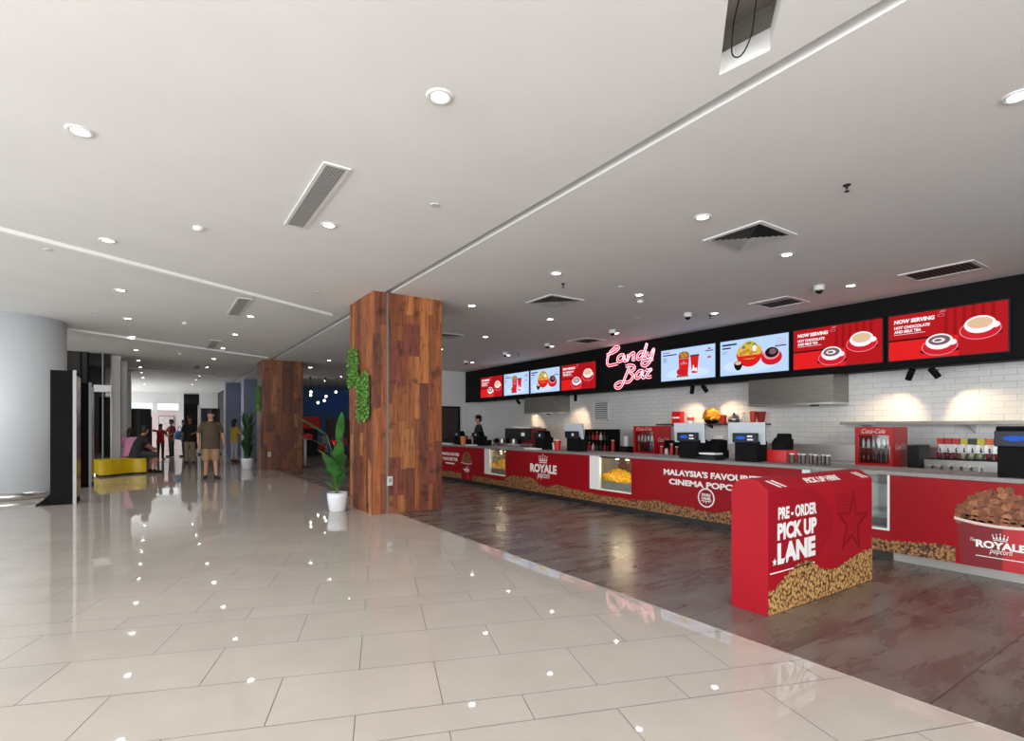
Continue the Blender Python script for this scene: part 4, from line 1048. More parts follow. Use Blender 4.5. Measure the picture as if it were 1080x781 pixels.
# things on the wooden shelf (top 1.475)
SZ = 1.4755
b = tag(box('popcorn_carton', M_redplas, 10.55, 10.70, 8.40, 8.66, SZ, SZ+.30, None, .004), 'upright red carton at the left end of the wooden shelf', 'carton')
box('white_stripe', M_print, 10.548, 10.5495, 8.43, 8.63, SZ+.13, SZ+.17, b)
b = cyl('paper_cup', 'white and red paper cup beside the red carton on the wooden shelf', 'cup', M_print, 10.62, 8.16, SZ, .065, .085, .20)
MB().lathe([(.0785, .09), (.0855, .15)], (10.62, 8.16, SZ), 18).build('red_band', M_redplas, b)
t = thing('popcorn_bowl', 'big golden heaped popcorn bowl in the middle of the wooden shelf', 'bowl', (10.64, 7.60, SZ))
MB().lathe([(.09, 0), (.13, .02), (.17, .09), (.155, .09), (.11, .03), (0, .03)], (10.64, 7.60, SZ), 24).build('bowl', M_matblk, t)
mb = MB(); rnd = random.Random(5)
for k in range(90):
    a = rnd.uniform(0, 2*PI); e = math.acos(rnd.uniform(0, 1)); r = .14
    mb.ball((10.64+r*math.sin(e)*math.cos(a), 7.60+.20*math.sin(e)*math.sin(a), SZ+.10+.22*math.cos(e)), rnd.uniform(.03, .05), 7, 5)
mb.ball((10.64, 7.60, SZ+.19), (.14, .19, .14), 12, 8)
mb.build('popcorn', noisy('golden_popcorn', srgb(240, 170, 40), srgb(200, 110, 20), 18, .5), t, smooth=True)['kind'] = 'stuff'
cyl('red_cup', 'small red cup leaning close right of the golden popcorn bowl', 'cup', M_redplas, 10.60, 7.26, SZ, .05, .07, .19)
t = thing('kettle', 'round silver and black pot on the wooden shelf right of the popcorn bowl', 'pot', (10.63, 7.02, SZ))
MB().lathe([(.08, 0), (.12, .04), (.125, .10), (.10, .16), (.05, .18)], (10.63, 7.02, SZ), 22).build('body', M_chrome, t, smooth=True)
MB().lathe([(.128, .06), (.129, .085)], (10.63, 7.02, SZ), 22).build('band', M_black, t); MB().lathe([(.055, .18), (.03, .20), (.015, .20), (.02, .235), (0, .24)], (10.63, 7.02, SZ), 16).build('lid', M_black, t)
cyl('clear_bottle', 'pale clear bottle with red top on the wooden shelf right of the silver pot', 'bottle', M_print, 10.62, 6.78, SZ, .035, .025, .22, None, M_redplas)
cyl('red_tumbler', 'slim red tumbler, left one of two near the right end of the wooden shelf', 'cup', mat('brick_red', srgb(196, 52, 34), .4), 10.62, 6.56, SZ, .05, .068, .26)
cyl('red_tumbler', 'wider dark red tumbler at the right end of the wooden shelf', 'cup', mat('wine_red', srgb(150, 26, 26), .4), 10.62, 6.38, SZ, .06, .10, .25)

# ------------------------------------------------------------------ tills on the red counter
M_tab = mat('monitor_back', (.55, .60, .66), .35); M_dispblue = screen('display_blue', srgb(40, 96, 210), .9); M_dispdk = mat('display_dark', (.008, .011, .022), .35, spec=.25)
def till(label, y, x=6.52, panel=True, s=1., lit=True, sticker=True):
    """front (customer side) faces -X"""
    t = thing('till', label, 'till', (x+.12, y, CT), 'tills on the red counter')
    z = CT; w = .17*s
    box('base', M_matblk, x, x+.26, y-w*.92, y+w*.92, z, z+.27*s, t, bevel=.008)
    box('customer_display', M_dispdk, x-.035, x+.03, y-w, y+w, z+.25*s, z+.38*s, t, bevel=.008)
    F = faceX(x-.035)
    if lit:
        decal('display_glow', M_dispblue, [ell(-y-w*.25, z+.317*s, w*.42, .022*s, 20)], F, 0, t)
        decal('display_digits', M_print, [rect(-y+w*.30, -y+w*.72, z+.325*s, z+.348*s), rect(-y+w*.30, -y+w*.78, z+.283*s, z+.303*s)], F, 0, t)
    elif sticker: decal('sticker', M_print, [rect(-y+w*.2, -y+w*.55, z+.29*s, z+.34*s)], F, 0, t)
    if panel:
        # monitor facing the staff, leaning back over the display
        Mx = Matrix.Translation((x+.10, y+.04, z+.26*s)) @ Matrix.Rotation(math.radians(-14), 4, 'Y') @ Matrix.Rotation(math.radians(0), 4, 'X')
        sh = Matrix(((1, 0, 0, 0), (0, 1, -.13, 0), (0, 0, 1, 0), (0, 0, 0, 1)))
        MB().box(-.012, .0, -.27*s, .27*s, -.03, .27*s, M=Mx @ sh).build('monitor_back', M_tab, t, bevel=.006)
        MB().box(.001, .016, -.265*s, .265*s, -.025, .265*s, M=Mx @ sh).build('monitor_screen', M_black, t)
        MB().tube([(x+.16, y, z+.20*s), (x+.13, y, z+.34*s)], .03, 8).build('neck', M_matblk, t)
    else:
        Mx = Matrix.Translation((x+.13, y-.02, z+.30*s)) @ Matrix.Rotation(math.radians(-20), 4, 'Y')
        MB().box(-.02, .02, -.20*s, .20*s, -.04, .12*s, M=Mx).build('monitor_back', M_matblk, t, bevel=.006)
        box('keyboard', M_matblk, x+.1, x+.34, y-w*1.5, y-w*.93, z, z+.16*s, t, bevel=.01)
    return t
till('till with raised pale monitor and blue display above the first word MALAYSIA\'S', 5.06)
till('till with raised pale monitor and blue display nearest behind the pick up box', 4.14)
till('black till with blue display at the right edge of the photograph', 1.40, 6.46, False, 1.12)
till('black till with raised pale monitor on the ROYALE counter, left of the sauce rack', 7.72, 6.55, True, 1.0, False)
till('low all-black till on the ROYALE counter above the crown', 8.75, 6.55, False, .92, False)
till('small black till above the slogan at the far end of the counter', 12.45, 6.6, False, .85, False)
till('small black till right in front of the staff member in the cap', 11.45, 6.6, False, .85, False)
def receipt(label, y, x, m2):
    t = thing('receipt_printer', label, 'printer', (x, y, CT), 'receipt printers by the tills')
    MB().prism([(x-.10, CT), (x+.12, CT), (x+.12, CT+.14), (x-.02, CT+.16), (x-.10, CT+.10)], y-.09, y+.09, Matrix(((1, 0, 0, 0), (0, 0, 1, 0), (0, 1, 0, 0), (0, 0, 0, 1)))).build('body', M_matblk, t, bevel=.006)
    MB().tube([(x+.05, y-.08, CT+.17), (x+.05, y+.08, CT+.17)], .045, 14).build('paper_roll', m2, t)
    return t
r = receipt('black printer with white paper roll right of the till above MALAYSIA\'S', 4.86, 6.95, M_print)
r.location.z += .12
tag(box('cash_drawer', M_matblk, 6.84, 7.06, 4.74, 4.98, CT+.0005, CT+.119, None, .006), 'black drawer box under the printer with white paper roll', 'cash drawer')
r2 = receipt('black printer right of the till nearest behind the pick up box', 3.86, 6.92, M_matblk)
r2.location.z += .16
tag(box('tissue_box', M_redplas, 6.76, 7.06, 3.72, 3.98, CT+.0005, CT+.159, None, .006), 'red box under the black printer, right of the till nearest the pick up box', 'box')
t = thing('card_tray', 'flat black tray holding white paper slips right of the till above MALAYSIA\'S', 'tray', (6.50, 4.66, CT))
box('tray', M_black, 6.40, 6.62, 4.50, 4.82, CT, CT+.045, t, bevel=.008); MB().box(6.42, 6.60, 4.53, 4.79, CT+.075, CT+.095, M=None).build('paper', M_print, t); box('tray_riser', M_black, 6.45, 6.58, 4.55, 4.77, CT+.045, CT+.075, t)
for i in range(7):
    y = 3.62-.072*i; x = 6.72+.05*(i % 2)
    cyl('sauce_jar', 'dark glass sauce jar with pale lid right of the red box, %s from the left' % ORD[i], 'jar', mat('jar_dark', (.05, .035, .03), .2), x, y, CT, .030, .030, .11, 'sauce jars on the counter', mat('jar_lid', (.55, .5, .48), .4))
cyl('popcorn_cup', 'red paper cup on the counter between the two tills of the ROYALE counter', 'cup', M_redplas, 6.6, 8.22, CT, .055, .075, .19, 'cups on the ROYALE counter', M_print)
cyl('popcorn_cup', 'pale paper cup just left of the red cup on the ROYALE counter', 'cup', M_print, 6.7, 8.42, CT, .045, .06, .14, 'cups on the ROYALE counter')
cyl('popcorn_cup', 'orange and white paper cup beside the furthest till over the slogan', 'cup', mat('orange_card', srgb(200, 110, 60), .5), 6.55, 12.0, CT, .06, .085, .22)
tag(box('leaflet_holder', M_print, 6.34, 6.50, 8.6, 9.0, CT+.0005, CT+.03, None, .004), 'flat white tray of leaflets in front of the low all-black till', 'tray')
tag(box('leaflet_holder', M_print, 6.36, 6.50, 12.5, 12.85, CT+.0005, CT+.03, None, .004), 'flat white leaflet tray at the furthest till', 'tray')
tag(box('leaflet_holder', M_print, 6.36, 6.50, 11.2, 11.55, CT+.0005, CT+.03, None, .004), 'flat white leaflet tray by the staff member in the cap', 'tray')
# ------------------------------------------------------------------ plants
M_leaf = noisy('leaf_green', srgb(30, 84, 30), srgb(62, 120, 50), 5, .42); M_leaf2 = noisy('ivy_green', srgb(52, 112, 40), srgb(140, 186, 90), 22, .5); M_leafdk = noisy('deep_leaf', srgb(34, 82, 36), srgb(24, 60, 28), 5, .45)
M_stem = mat('stem_green', srgb(70, 96, 44), .5); M_soil = mat('soil', (.03, .02, .015), .9)
def leaf(mb, base, d, length, width, droop=.35, up=None, n=7, fold=.12):
    """blade starting at base along d, bending down by droop"""
    d = Vector(d).normalized(); s = d.cross(Vector((0, 0, 1)))
    s = s.normalized() if s.length > .05 else Vector((1, 0, 0)); nrm = s.cross(d).normalized(); p = Vector(base); vs = []; fs = []
    for i in range(n+1):
        t = i/n; w = width*.5*(math.sin(PI*min(1, t*.94+.06))**.75)*(1-.15*t)
        if i == n: w = .001
        vs += [p-s*w+nrm*fold*w, p.copy(), p+s*w+nrm*fold*w]
        dd = (d*math.cos(droop*t)-nrm*math.sin(droop*t)).normalized(); p = p+dd*(length/n)
    for i in range(n): fs += [(i*3, i*3+1, i*3+4, i*3+3), (i*3+1, i*3+2, i*3+5, i*3+4)]
    mb.add(vs, fs)
def pot(t, x, y, h, r):
    MB().lathe([(r*.72, 0), (r*.80, .01), (r*1.0, h*.75), (r*1.02, h), (r*.92, h), (r*.90, h-.03), (0, h-.03)], (x, y, 0), 32).build('pot', mat('pot_white', (.70, .72, .73), .25), t, smooth=True)
    MB().lathe([(r*.89, h-.035), (r*.89, h-.025), (0, h-.02)], (x, y, 0), 20).build('soil', M_soil, t)
px_, py_ = 2.52, 8.98
t = thing('potted_plant', 'tall paddle-leaved plant with a red flower in a white pot beside the near pillar', 'potted plant', (px_, py_, 0))
pot(t, px_, py_, .31, .165)
Rv = Vector((math.cos(YAW), -math.sin(YAW), 0)); Fv = Vector((math.sin(YAW), math.cos(YAW), 0))
st = MB(); lf = MB(); rnd = random.Random(2)
base = Vector((px_, py_, .27))
def stalk(a, hgt, out, L, W, droop, lift, k=0.0):
    """a: sideways (+ right), second value toward(-)/away(+)"""
    if a[0] > 0: a = (a[0]*.75, -1.42*a[0]*.75)
    d = (Rv*a[0]+Fv*a[1]); tip = base+d*out+Vector((0, 0, hgt)); mid = base+d*out*.30+Vector((0, 0, hgt*.55)); b0 = base+d*.03
    st.tube(spl([b0, mid, tip], 5), .009, 6)
    leaf(lf, tip, d*1.0+Vector((0, 0, lift)), L, W, droop)
stalk((-.9, .1), .98, .20, .62, .17, .15, .62); stalk((-.9, -.2), .72, .12, .62, .14, .9, .9)
stalk((.35, -.1), .86, .14, .56, .16, -.1, 1.1); stalk((.55, .2), .92, .16, .40, .10, .1, 1.6)
for a, h_, o, L, W, dr, li in (((-.3, -.9), .40, .10, .40, .20, .5, 1.6), ((.5, -.7), .46, .10, .36, .19, .7, 1.0), ((.9, -.3), .40, .16, .40, .17, .7, .55), ((-.7, -.6), .50, .10, .36, .17, .5, 1.5), ((0, -.9), .32, .10, .38, .20, .7, 1.3),
                           ((.2, .7), .50, .10, .42, .18, .4, 1.6), ((-.9, .2), .30, .12, .34, .16, .8, .8), ((.1, -.8), .12, .10, .30, .16, .7, 1.2), ((-.6, -.7), .10, .08, .28, .14, .8, 1.3), ((.7, -.5), .16, .10, .34, .09, .7, 1.2), ((-.9, -.1), .20, .14, .30, .06, 1.0, .6), ((.8, .3), .24, .12, .36, .08, .6, 1.2), ((-.2, .9), .3, .1, .4, .16, .5, 1.2)):
    stalk(a, h_, o, L*1.05, W*1.15, dr, li)
st.build('stems', M_stem, t, smooth=True); lf.build('leaves', M_leaf, t, smooth=True)
fb = MB(); fp = base+Rv*-.02+Fv*-.10+Vector((0, 0, .86))
for k in range(7):
    a = 2*PI*k/7; leaf(fb, fp, (math.cos(a)*.7, math.sin(a)*.7, .6), .09, .05, .4, n=4)
fb.ball(fp, .025, 8, 6); MB().tube([base, fp], .006, 6).build('flower_stem', M_stem, t); fb.build('flower', mat('flower_red', srgb(214, 24, 30), .5), t)
qx, qy = 2.54, 19.6
t = thing('potted_plant', 'narrow bushy upright plant in a white pot beside the far pillar', 'potted plant', (qx, qy, 0))
pot(t, qx, qy, .36, .19)
lf = MB(); st = MB(); rnd = random.Random(9)
for k in range(70):
    a = rnd.uniform(0, 2*PI); h0 = rnd.uniform(.34, 1.5); r = .04+.07*rnd.random(); d = Vector((math.cos(a), math.sin(a), rnd.uniform(3, 5.5)))
    leaf(lf, (qx+r*math.cos(a), qy+r*math.sin(a), h0), d, rnd.uniform(.35, .55), rnd.uniform(.07, .11), .5, n=5)
for k in range(9):
    a = 2*PI*k/9; st.tube([(qx+.06*math.cos(a), qy+.06*math.sin(a), .33), (qx+.1*math.cos(a), qy+.1*math.sin(a), 1.6)], .010, 6)
for k in range(6):
    a = 2*PI*k/6; leaf(lf, (qx+.08*math.cos(a), qy+.08*math.sin(a), 1.45), (math.cos(a)*.25, math.sin(a)*.25, 1), .5, .09, .3, n=5)
st.build('stems', M_stem, t); lf.build('leaves', M_leafdk, t, smooth=True)
def ivy(label, y0, y1, z0, z1, x, seed):
    t = thing('green_wall_panel', label, 'hanging greenery', (x, (y0+y1)/2, z0), 'leafy panels on the pillars')
    box('backing', M_leafdk, x-.026, x-.004, y0+.03, y1-.03, z0+.03, z1-.03, t)
    mb = MB(); rnd = random.Random(seed)
    for k in range(900):
        y = rnd.uniform(y0, y1)+rnd.gauss(0, .022); z = rnd.uniform(z0, z1)+rnd.gauss(0, .03); d = Vector((-.45, rnd.uniform(-1, 1), rnd.uniform(-1, 1)))
        leaf(mb, (x-.028-rnd.random()*.025, y, z), d, rnd.uniform(.035, .06), rnd.uniform(.03, .045), .7, n=3)
    mb.build('foliage', M_leaf2, t)
ivy('upper leafy green panel on the near timber pillar', 8.88, 9.38, 2.10, 2.72, 2.86, 1)
ivy('lower leafy green panel on the near timber pillar, above the plant', 8.32, 8.86, 1.52, 2.26, 2.86, 2)
ivy('leafy green panel on the far timber pillar above the upright plant', 18.9, 19.7, 1.95, 2.75, 2.86, 3)

# ------------------------------------------------------------------ lounge, left
def totem(label, x, y):
    t = thing('poster_stand', label, 'poster stand', (x, y, 0), 'poster stands by the round column')
    W, D, H = .36, .20, 2.42
    box('cabinet', M_matblk, x-W/2, x+W/2-.012, y, y+D+.5, .02, H, t, bevel=.004)
    box('edge_strip', mat('satin_steel', (.30, .30, .31), .5, .7), x+W/2-.045, x+W/2+.005, y-.02, y+.03, .0, H+.01, t)
    s = MB().box(x+W/2-.012, x+W/2, y+.03, y+D+.5, .10, H-.08).build('poster_panel', noisy('poster_%d' % int(y), srgb(20, 14, 14), srgb(150, 74, 40), 2.2, .2, (1, 1, .8)), t)
    MB().prism([(x-W/2-.20, 0), (x-W/2+.02, 0), (x-W/2+.02, .24)], y+.25, y+.29, Matrix(((1, 0, 0, 0), (0, 0, 1, 0), (0, 1, 0, 0), (0, 0, 0, 1)))).build('foot', M_matblk, t)
    box('base_plate', M_matblk, x-W/2-.2, x+W/2, y+.02, y+D+.48, 0, .02, t)
    return t
totem('tall black poster stand with bright steel edge, in front of the round column', -1.38, 12.45)
totem('second tall poster stand with steel edge, behind the nearer black one', -1.42, 15.7)
# yellow bench
bn = thing('bench', 'curvy yellow upholstered bench with two people sitting on it', 'bench', (-.75, 19.3, 0))
def blobpoly(pts, k=8): return [tuple(p[:2]) for p in spl([(*p, 0) for p in pts+pts[:1]], k)[:-1]]
BP = []
for i in range(48):
    s = i/47; x = -1.30+1.08*s; BP.append((x, 18.62+.80*s-.10*math.sin(s*2*PI*1.25)))
for i in range(48):
    s = 1-i/47; x = -1.30+1.08*s; BP.append((x-.18, 19.50+.80*s-.10*math.sin(s*2*PI*1.25)))
MB().prism(BP, .05, .47).build('upholstery', M_yellow, bn, bevel=.03, seg=3)
c_ = Vector((sum(p[0] for p in BP)/len(BP), sum(p[1] for p in BP)/len(BP)))
MB().prism([tuple(c_+(Vector(p)-c_)*.95) for p in BP], 0, .05).build('plinth', M_black, bn)
# dark standees beyond the shopfront posts
def standee(label, x, y, h, w, m, bulge):
    t = thing('display_standee', label, 'display', (x, y, 0), 'dark displays beyond the bench')
    P = [(x-w/2, y)]+[(x-w/2+w*i/10, y-bulge*math.sin(PI*i/10)) for i in range(1, 10)]+[(x+w/2, y), (x+w/2, y+.25), (x-w/2, y+.25)]
    MB().prism(P, .06, h).build('curved_panel', m, t); MB().prism([(x+(p-x)*.9, q) for p, q in P], 0, .06).build('base', M_black, t)
    MB().prism(P, h, h+.04).build('top_cap', M_matblk, t)
standee('tall black curved display left behind the seated people', -.62, 26.4, 2.1, .95, mat('display_black', (.03, .03, .032), .35), .3)
standee('narrow dark display to the right of the tall black curved one', -.30, 27.8, 1.8, .35, noisy('display_maroon', (.03, .012, .012), (.10, .03, .03), 4, .4), .1)
t = thing('digital_totem', 'slim black screen with white left edge standing behind the man in the brown shirt', 'screen', (1.95, 31, 0))
box('screen', mat('screen_off', (.015, .016, .02), .12), 1.9, 2.75, 31, 31.12, .15, 2.35, t); box('edge_post', M_trimw, 1.78, 1.9, 30.96, 31.14, 0, 2.5, t); box('base', M_black, 1.75, 2.8, 30.8, 31.35, 0, .08, t)
# cinema lobby between the pillars
t = thing('queue_post', 'white post with rounded red head between the two timber pillars', 'queue post', (4.33, 19.4, 0))
MB().lathe([(.16, 0), (.16, .03), (.05, .04)], (4.33, 19.4, 0), 20).build('base', M_black, t); MB().lathe([(.048, .04), (.048, .98)], (4.33, 19.4, 0), 16).build('pole', M_trimw, t, smooth=True)
MB().ball((4.40, 19.4, 1.06), (.20, .06, .12), 16, 10).build('red_head', M_redplas, t, smooth=True)
t = thing('ticket_kiosk', 'red upright kiosk in the cinema lobby just right of the far pillar', 'kiosk', (6.15, 26.6, 0))
box('body', M_black, 5.9, 6.5, 26.5, 26.9, 0, 1.3, t); box('head', M_redplas, 5.75, 6.6, 26.4, 26.9, 1.3, 1.9, t, bevel=.03)
t = thing('notice_stand', 'small red sign on the lobby floor right of the white post', 'sign', (6.9, 27.5, 0))
box('board', M_redplas, 6.68, 7.12, 27.48, 27.52, .10, .55, t); box('base', M_black, 6.6, 7.2, 27.4, 27.6, 0, .10, t)
for i, x in enumerate((7.3, 8.1)):
    t = thing('entry_gate', ('left' if i == 0 else 'right')+' one of two grey entry gates in the dim cinema lobby', 'entry gate', (x, 28.5, 0), 'lobby entry gates')
    box('cabinet', M_grey, x-.15, x+.15, 28.2, 29.2, 0, .95, t, bevel=.04); box('top_panel', M_black, x-.12, x+.12, 28.25, 29.15, .95, .98, t); box('flap', M_redplas if i else M_glass, x+.15, x+.45, 28.6, 28.63, .35, .85, t)
t = thing('framed_poster', 'red framed dark poster on the lobby wall under the blue mural', 'poster', (8.9, 30.65, .3))
box('frame', M_maroon, 8.0, 9.7, 30.64, 30.69, .35, 1.85, t); box('sheet', noisy('dark_poster', (.02, .012, .012), (.12, .05, .04), 3, .4), 8.1, 9.6, 30.63, 30.645, .45, 1.75, t)
for i, (x, y, z) in enumerate(((5.6, 24, 2.92), (6.29, 24.2, 2.76), (6.12, 23.8, 2.55), (5.9, 24, 2.46), (6.7, 24.1, 2.96), (5.66, 24.3, 2.8))):
    t = thing('pendant_light', 'small glowing pendant bulb in the cinema lobby, %s of the cluster from the left' % ORD[[0, 4, 3, 2, 5, 1][i]], 'pendant light', (x, y, z), 'lobby pendant bulbs')
    MB().ball((x, y, z), .055, 12, 8).build('bulb', mat('bulb_glow', (.9, .9, .9), .3, emit=(1, .92, .8), es=5), t, smooth=True)
    MB().tube([(x, y, z+.08), (x, y, HC)], .006, 6).build('cord', M_black, t); MB().lathe([(.05, HC), (.05, HC-.03), (.01, HC-.035)], (x, y, 0), 12).build('ceiling_rose', M_black, t)
# posters / notices far away
t = thing('framed_poster', 'pink and white poster on the far pale wall left of the people', 'poster', (-.6, 39.9, .9))
box('frame', M_trimw, -1.0, -.35, 39.93, 39.97, 1.0, 2.1, t); box('sheet', noisy('pink_poster', srgb(230, 150, 150), srgb(245, 225, 225), 3, .5), -.95, -.40, 39.915, 39.935, 1.05, 2.05, t)
t = thing('framed_poster', 'grey and white poster on the far pale wall above the red shirts', 'poster', (.6, 39.9, .9))
box('frame', mat('frame_grey', (.3, .3, .3), .5), .15, 1.0, 39.93, 39.97, .8, 2.1, t); box('sheet', noisy('grey_poster', srgb(200, 196, 196), srgb(235, 225, 225), 4, .5), .2, .95, 39.915, 39.935, .85, 2.05, t)
# ------------------------------------------------------------------ people
def cap_cone(mb, p0, p1, r0, r1, n=14, sx=1.):
    """tapered limb with rounded ends"""
    p0 = Vector(p0); p1 = Vector(p1); d = (p1-p0); L = d.length; d.normalize()
    a = d.cross(Vector((1, 0, 0))) if abs(d.x) < .9 else d.cross(Vector((0, 1, 0)))
    a.normalize(); b = d.cross(a); rings = []
    prof = [(-r0*math.cos(t), r0*math.sin(t)) for t in (.35, .8, 1.2)]+[(0, r0), (L, r1)]+[(L+r1*math.sin(t), r1*math.cos(t)) for t in (.4, .8, 1.25)]
    for s, r in prof: rings.append([p0+d*s+(a*math.cos(2*PI*k/n)+b*math.sin(2*PI*k/n))*r for k in range(n)])
    mb.loft(rings)
def loft_body(mb, rows, n=20):
    """rows: (centre, rx, ry, side vector)"""
    rings = []
    for c, rx, ry, sd in rows:
        c = Vector(c); sd = Vector(sd).normalized(); fw = Vector((0, -1, 0)); fw = (fw-sd*fw.dot(sd)).normalized()
        rings.append([c+sd*rx*math.cos(2*PI*k/n)+fw*ry*math.sin(2*PI*k/n) for k in range(n)])
    mb.loft(rings)
def fuse(name, mb, m, parent, voxel, it=3, offs=0):
    """one continuous skin over overlapping limbs"""
    o = mb.build(name, m, None)
    r = o.modifiers.new('r', 'REMESH'); r.mode = 'VOXEL'; r.voxel_size = voxel
    s = o.modifiers.new('s', 'SMOOTH'); s.factor = .5; s.iterations = it
    dg = bpy.context.evaluated_depsgraph_get(); me = bpy.data.meshes.new_from_object(o.evaluated_get(dg))
    o.modifiers.clear(); old = o.data; o.data = me; me.name = name
    if not me.materials: me.materials.append(m)
    for p in me.polygons: p.use_smooth = True
    w = o.location.copy(); o.location = (0, 0, 0)
    me.transform(Matrix.Translation(w))
    o.parent = parent
    return o
def person(label, h=1.75, pose=None, top=('shirt', M_black, .32, 0), bottom=('trousers', M_black, 1.), skin=M_skin, hair='short', fat=1., vox=.011, female=False, shoes=M_black, cap=None, hands=True, group=None, look=0., fingers=True):
    """stands at the origin facing -Y; pose overrides joints (metres for a 1.75 m body)"""
    k = h/1.75
    J = dict(pelvis=(0, 0, .96), waist=(0, 0, 1.10), chest=(0, 0, 1.30), neck=(0, .01, 1.475), head=(0, -.015, 1.635),
             hipL=(.09, 0, .92), kneeL=(.10, -.01, .50), ankL=(.10, .015, .085), hipR=(-.09, 0, .92), kneeR=(-.10, -.01, .50), ankR=(-.10, .015, .085),
             shL=(.178, .01, 1.405), elL=(.240, .03, 1.13), wrL=(.255, -.03, .89), shR=(-.178, .01, 1.405), elR=(-.240, .03, 1.13), wrR=(-.255, -.03, .89))
    if female: J.update(shL=(.165, .01, 1.425), shR=(-.165, .01, 1.425))
    J.update(pose or {})
    J = {a: Vector(v)*k for a, v in J.items()}
    root = thing('person', label, 'person', (0, 0, 0), group)
    F = fat; body = MB()
    side = (J['shL']-J['shR']).normalized(); hside = (J['hipL']-J['hipR']).normalized()
    def torso(mb, e, e0=-.10):
        pv, ws, ch, nk = J['pelvis'], J['waist'], J['chest'], J['neck']; up = (ws-pv).normalized(); hw = (.145*F+e) if e < 0 else (.186*F+.012)
        loft_body(mb, [(pv+up*e0*k, hw*k, (.105*F+e if e < 0 else .138*F)*k, hside), (pv, (.165*F+e)*k, (.118*F+e)*k, hside), (ws, (.148*F+e)*k, (.112*F+e)*k, hside.lerp(side, .5)), (ch, (.168*F+e)*k, (.118*F+e)*k, side),
                       (ch.lerp(nk, .50), (.150+e)*k, (.098+e)*k, side), (ch.lerp(nk, .82), (.085+e)*k, (.072+e)*k, side), (nk, (.062+e*.6)*k, (.060+e*.6)*k, side)])
    torso(body, -.012)
    hd = J['head']; cap_cone(body, J['neck']-Vector((0, 0, .03))*k, hd-Vector((0, -.01, .07))*k, .056*k, .054*k)
    Hm = Matrix.Rotation(look, 3, 'Z'); V = lambda x, y, z: hd+(Hm @ Vector((x, y, z)))*k
    body.ball(V(0, .012, .03), (.074*k, .092*k, .092*k), 18, 12, Hm)          # skull
    body.ball(V(0, -.022, -.035), (.058*k, .066*k, .080*k), 16, 10, Hm)        # jaw
    body.ball(V(0, -.098, -.012), (.013*k, .018*k, .022*k), 10, 6, Hm)         # nose
    for s in (-1, 1): body.ball(V(s*.076, .012, -.01), (.010*k, .020*k, .030*k), 10, 6, Hm)
    for S in 'LR':
        sg = 1 if S == 'L' else -1
        cap_cone(body, J['sh'+S], J['el'+S], .047*k*F**.5, .037*k); cap_cone(body, J['el'+S], J['wr'+S], .038*k, .026*k)
        cap_cone(body, J['hip'+S], J['knee'+S], .085*k*F, .054*k*F**.5); cap_cone(body, J['knee'+S], J['ank'+S], .053*k*F**.5, .034*k)
        sh_ = (J['ank'+S]-J['knee'+S]).normalized(); cap_cone(body, J['knee'+S].lerp(J['ank'+S], .25)+Vector((0, .015, 0))*k, J['knee'+S].lerp(J['ank'+S], .5)+Vector((0, .012, 0))*k, .050*k*F**.5, .042*k)
        toe = Vector(((pose or {}).get('toe'+S, (sg*.03, -.17, -.055))))*k
        cap_cone(body, J['ank'+S]+Vector((0, .02, -.045))*k, J['ank'+S]+toe, .036*k, .030*k)
        # hand: palm, four fingers, thumb
        d = (J['wr'+S]-J['el'+S]).normalized(); w = J['wr'+S]; pd = Vector((pose or {}).get('palm'+S, (-sg, 0, 0))).normalized()
        pd = (pd-d*pd.dot(d)).normalized(); wd = d.cross(pd).normalized()
        if wd.y > 0: wd = -wd                                              # thumb side forward
        for q in (-.5, -.17, .17, .5): cap_cone(body, w+d*.015*k+wd*q*.045*k, w+d*.085*k+wd*q*.066*k, .016*k, .014*k, 8)
        for i, (q, L) in enumerate(((.5, .065), (.17, .078), (-.17, .074), (-.5, .056))):
            a = w+d*.09*k+wd*q*.068*k; b = a+(d*.9+pd*.25).normalized()*L*.55*k; c = b+(d*.65+pd*.75).normalized()*L*.5*k
            cap_cone(body, a, b, .0095*k, .0088*k, 8); cap_cone(body, b, c, .0088*k, .0075*k, 8)
        a = w+d*.03*k+wd*.03*k; b = a+(wd*.75+d*.6+pd*.3).normalized()*.040*k; cap_cone(body, a, b, .0125*k, .011*k, 8); cap_cone(body, b, b+(d*.9+wd*.2+pd*.3).normalized()*.032*k, .010*k, .008*k, 8)
    fuse('body', body, skin, root, vox*k*.8 if fingers else vox*k)
    # shirt
    nm, m, sl, ln = top
    t = MB(); torso(t, .016, -.10-ln)
    for S in 'LR':
        e = J['sh'+S].lerp(J['el'+S], min(1, sl*2)); cap_cone(t, J['sh'+S]-Vector((0, 0, .006))*k, e, .058*k*F**.5, .062*k if sl < .5 else .050*k)
        if sl > .5: cap_cone(t, e, J['el'+S].lerp(J['wr'+S], min(1, (sl-.5)*2)), .048*k, .038*k)
        cap_cone(t, J['neck'].lerp(J['sh'+S], .35)-Vector((0, 0, .035))*k, J['sh'+S]-Vector((0, 0, .008))*k, .046*k, .055*k)
    fuse(nm, t, m, root, vox*k, 4)
    # trousers or shorts
    nm, m, ln = bottom
    t = MB(); pv = J['pelvis']; up = (J['waist']-pv).normalized()
    loft_body(t, [(pv-up*.09*k, (.158*F)*k, (.120*F)*k, hside), (pv+up*.0*k, (.176*F)*k, (.128*F)*k, hside), (pv+up*.10*k, (.162*F)*k, (.122*F)*k, hside)])
    for S in 'LR':
        a, b, c = J['hip'+S], J['knee'+S], J['ank'+S]
        if ln < .6: cap_cone(t, a, a.lerp(b, ln*2), .098*k*F, .086*k*F)
        else: cap_cone(t, a, b, .094*k*F, .070*k*F); cap_cone(t, b, b.lerp(c, min(1, (ln-.5)*2)*.97), .068*k*F, .056*k)
    fuse(nm, t, m, root, vox*k, 3)
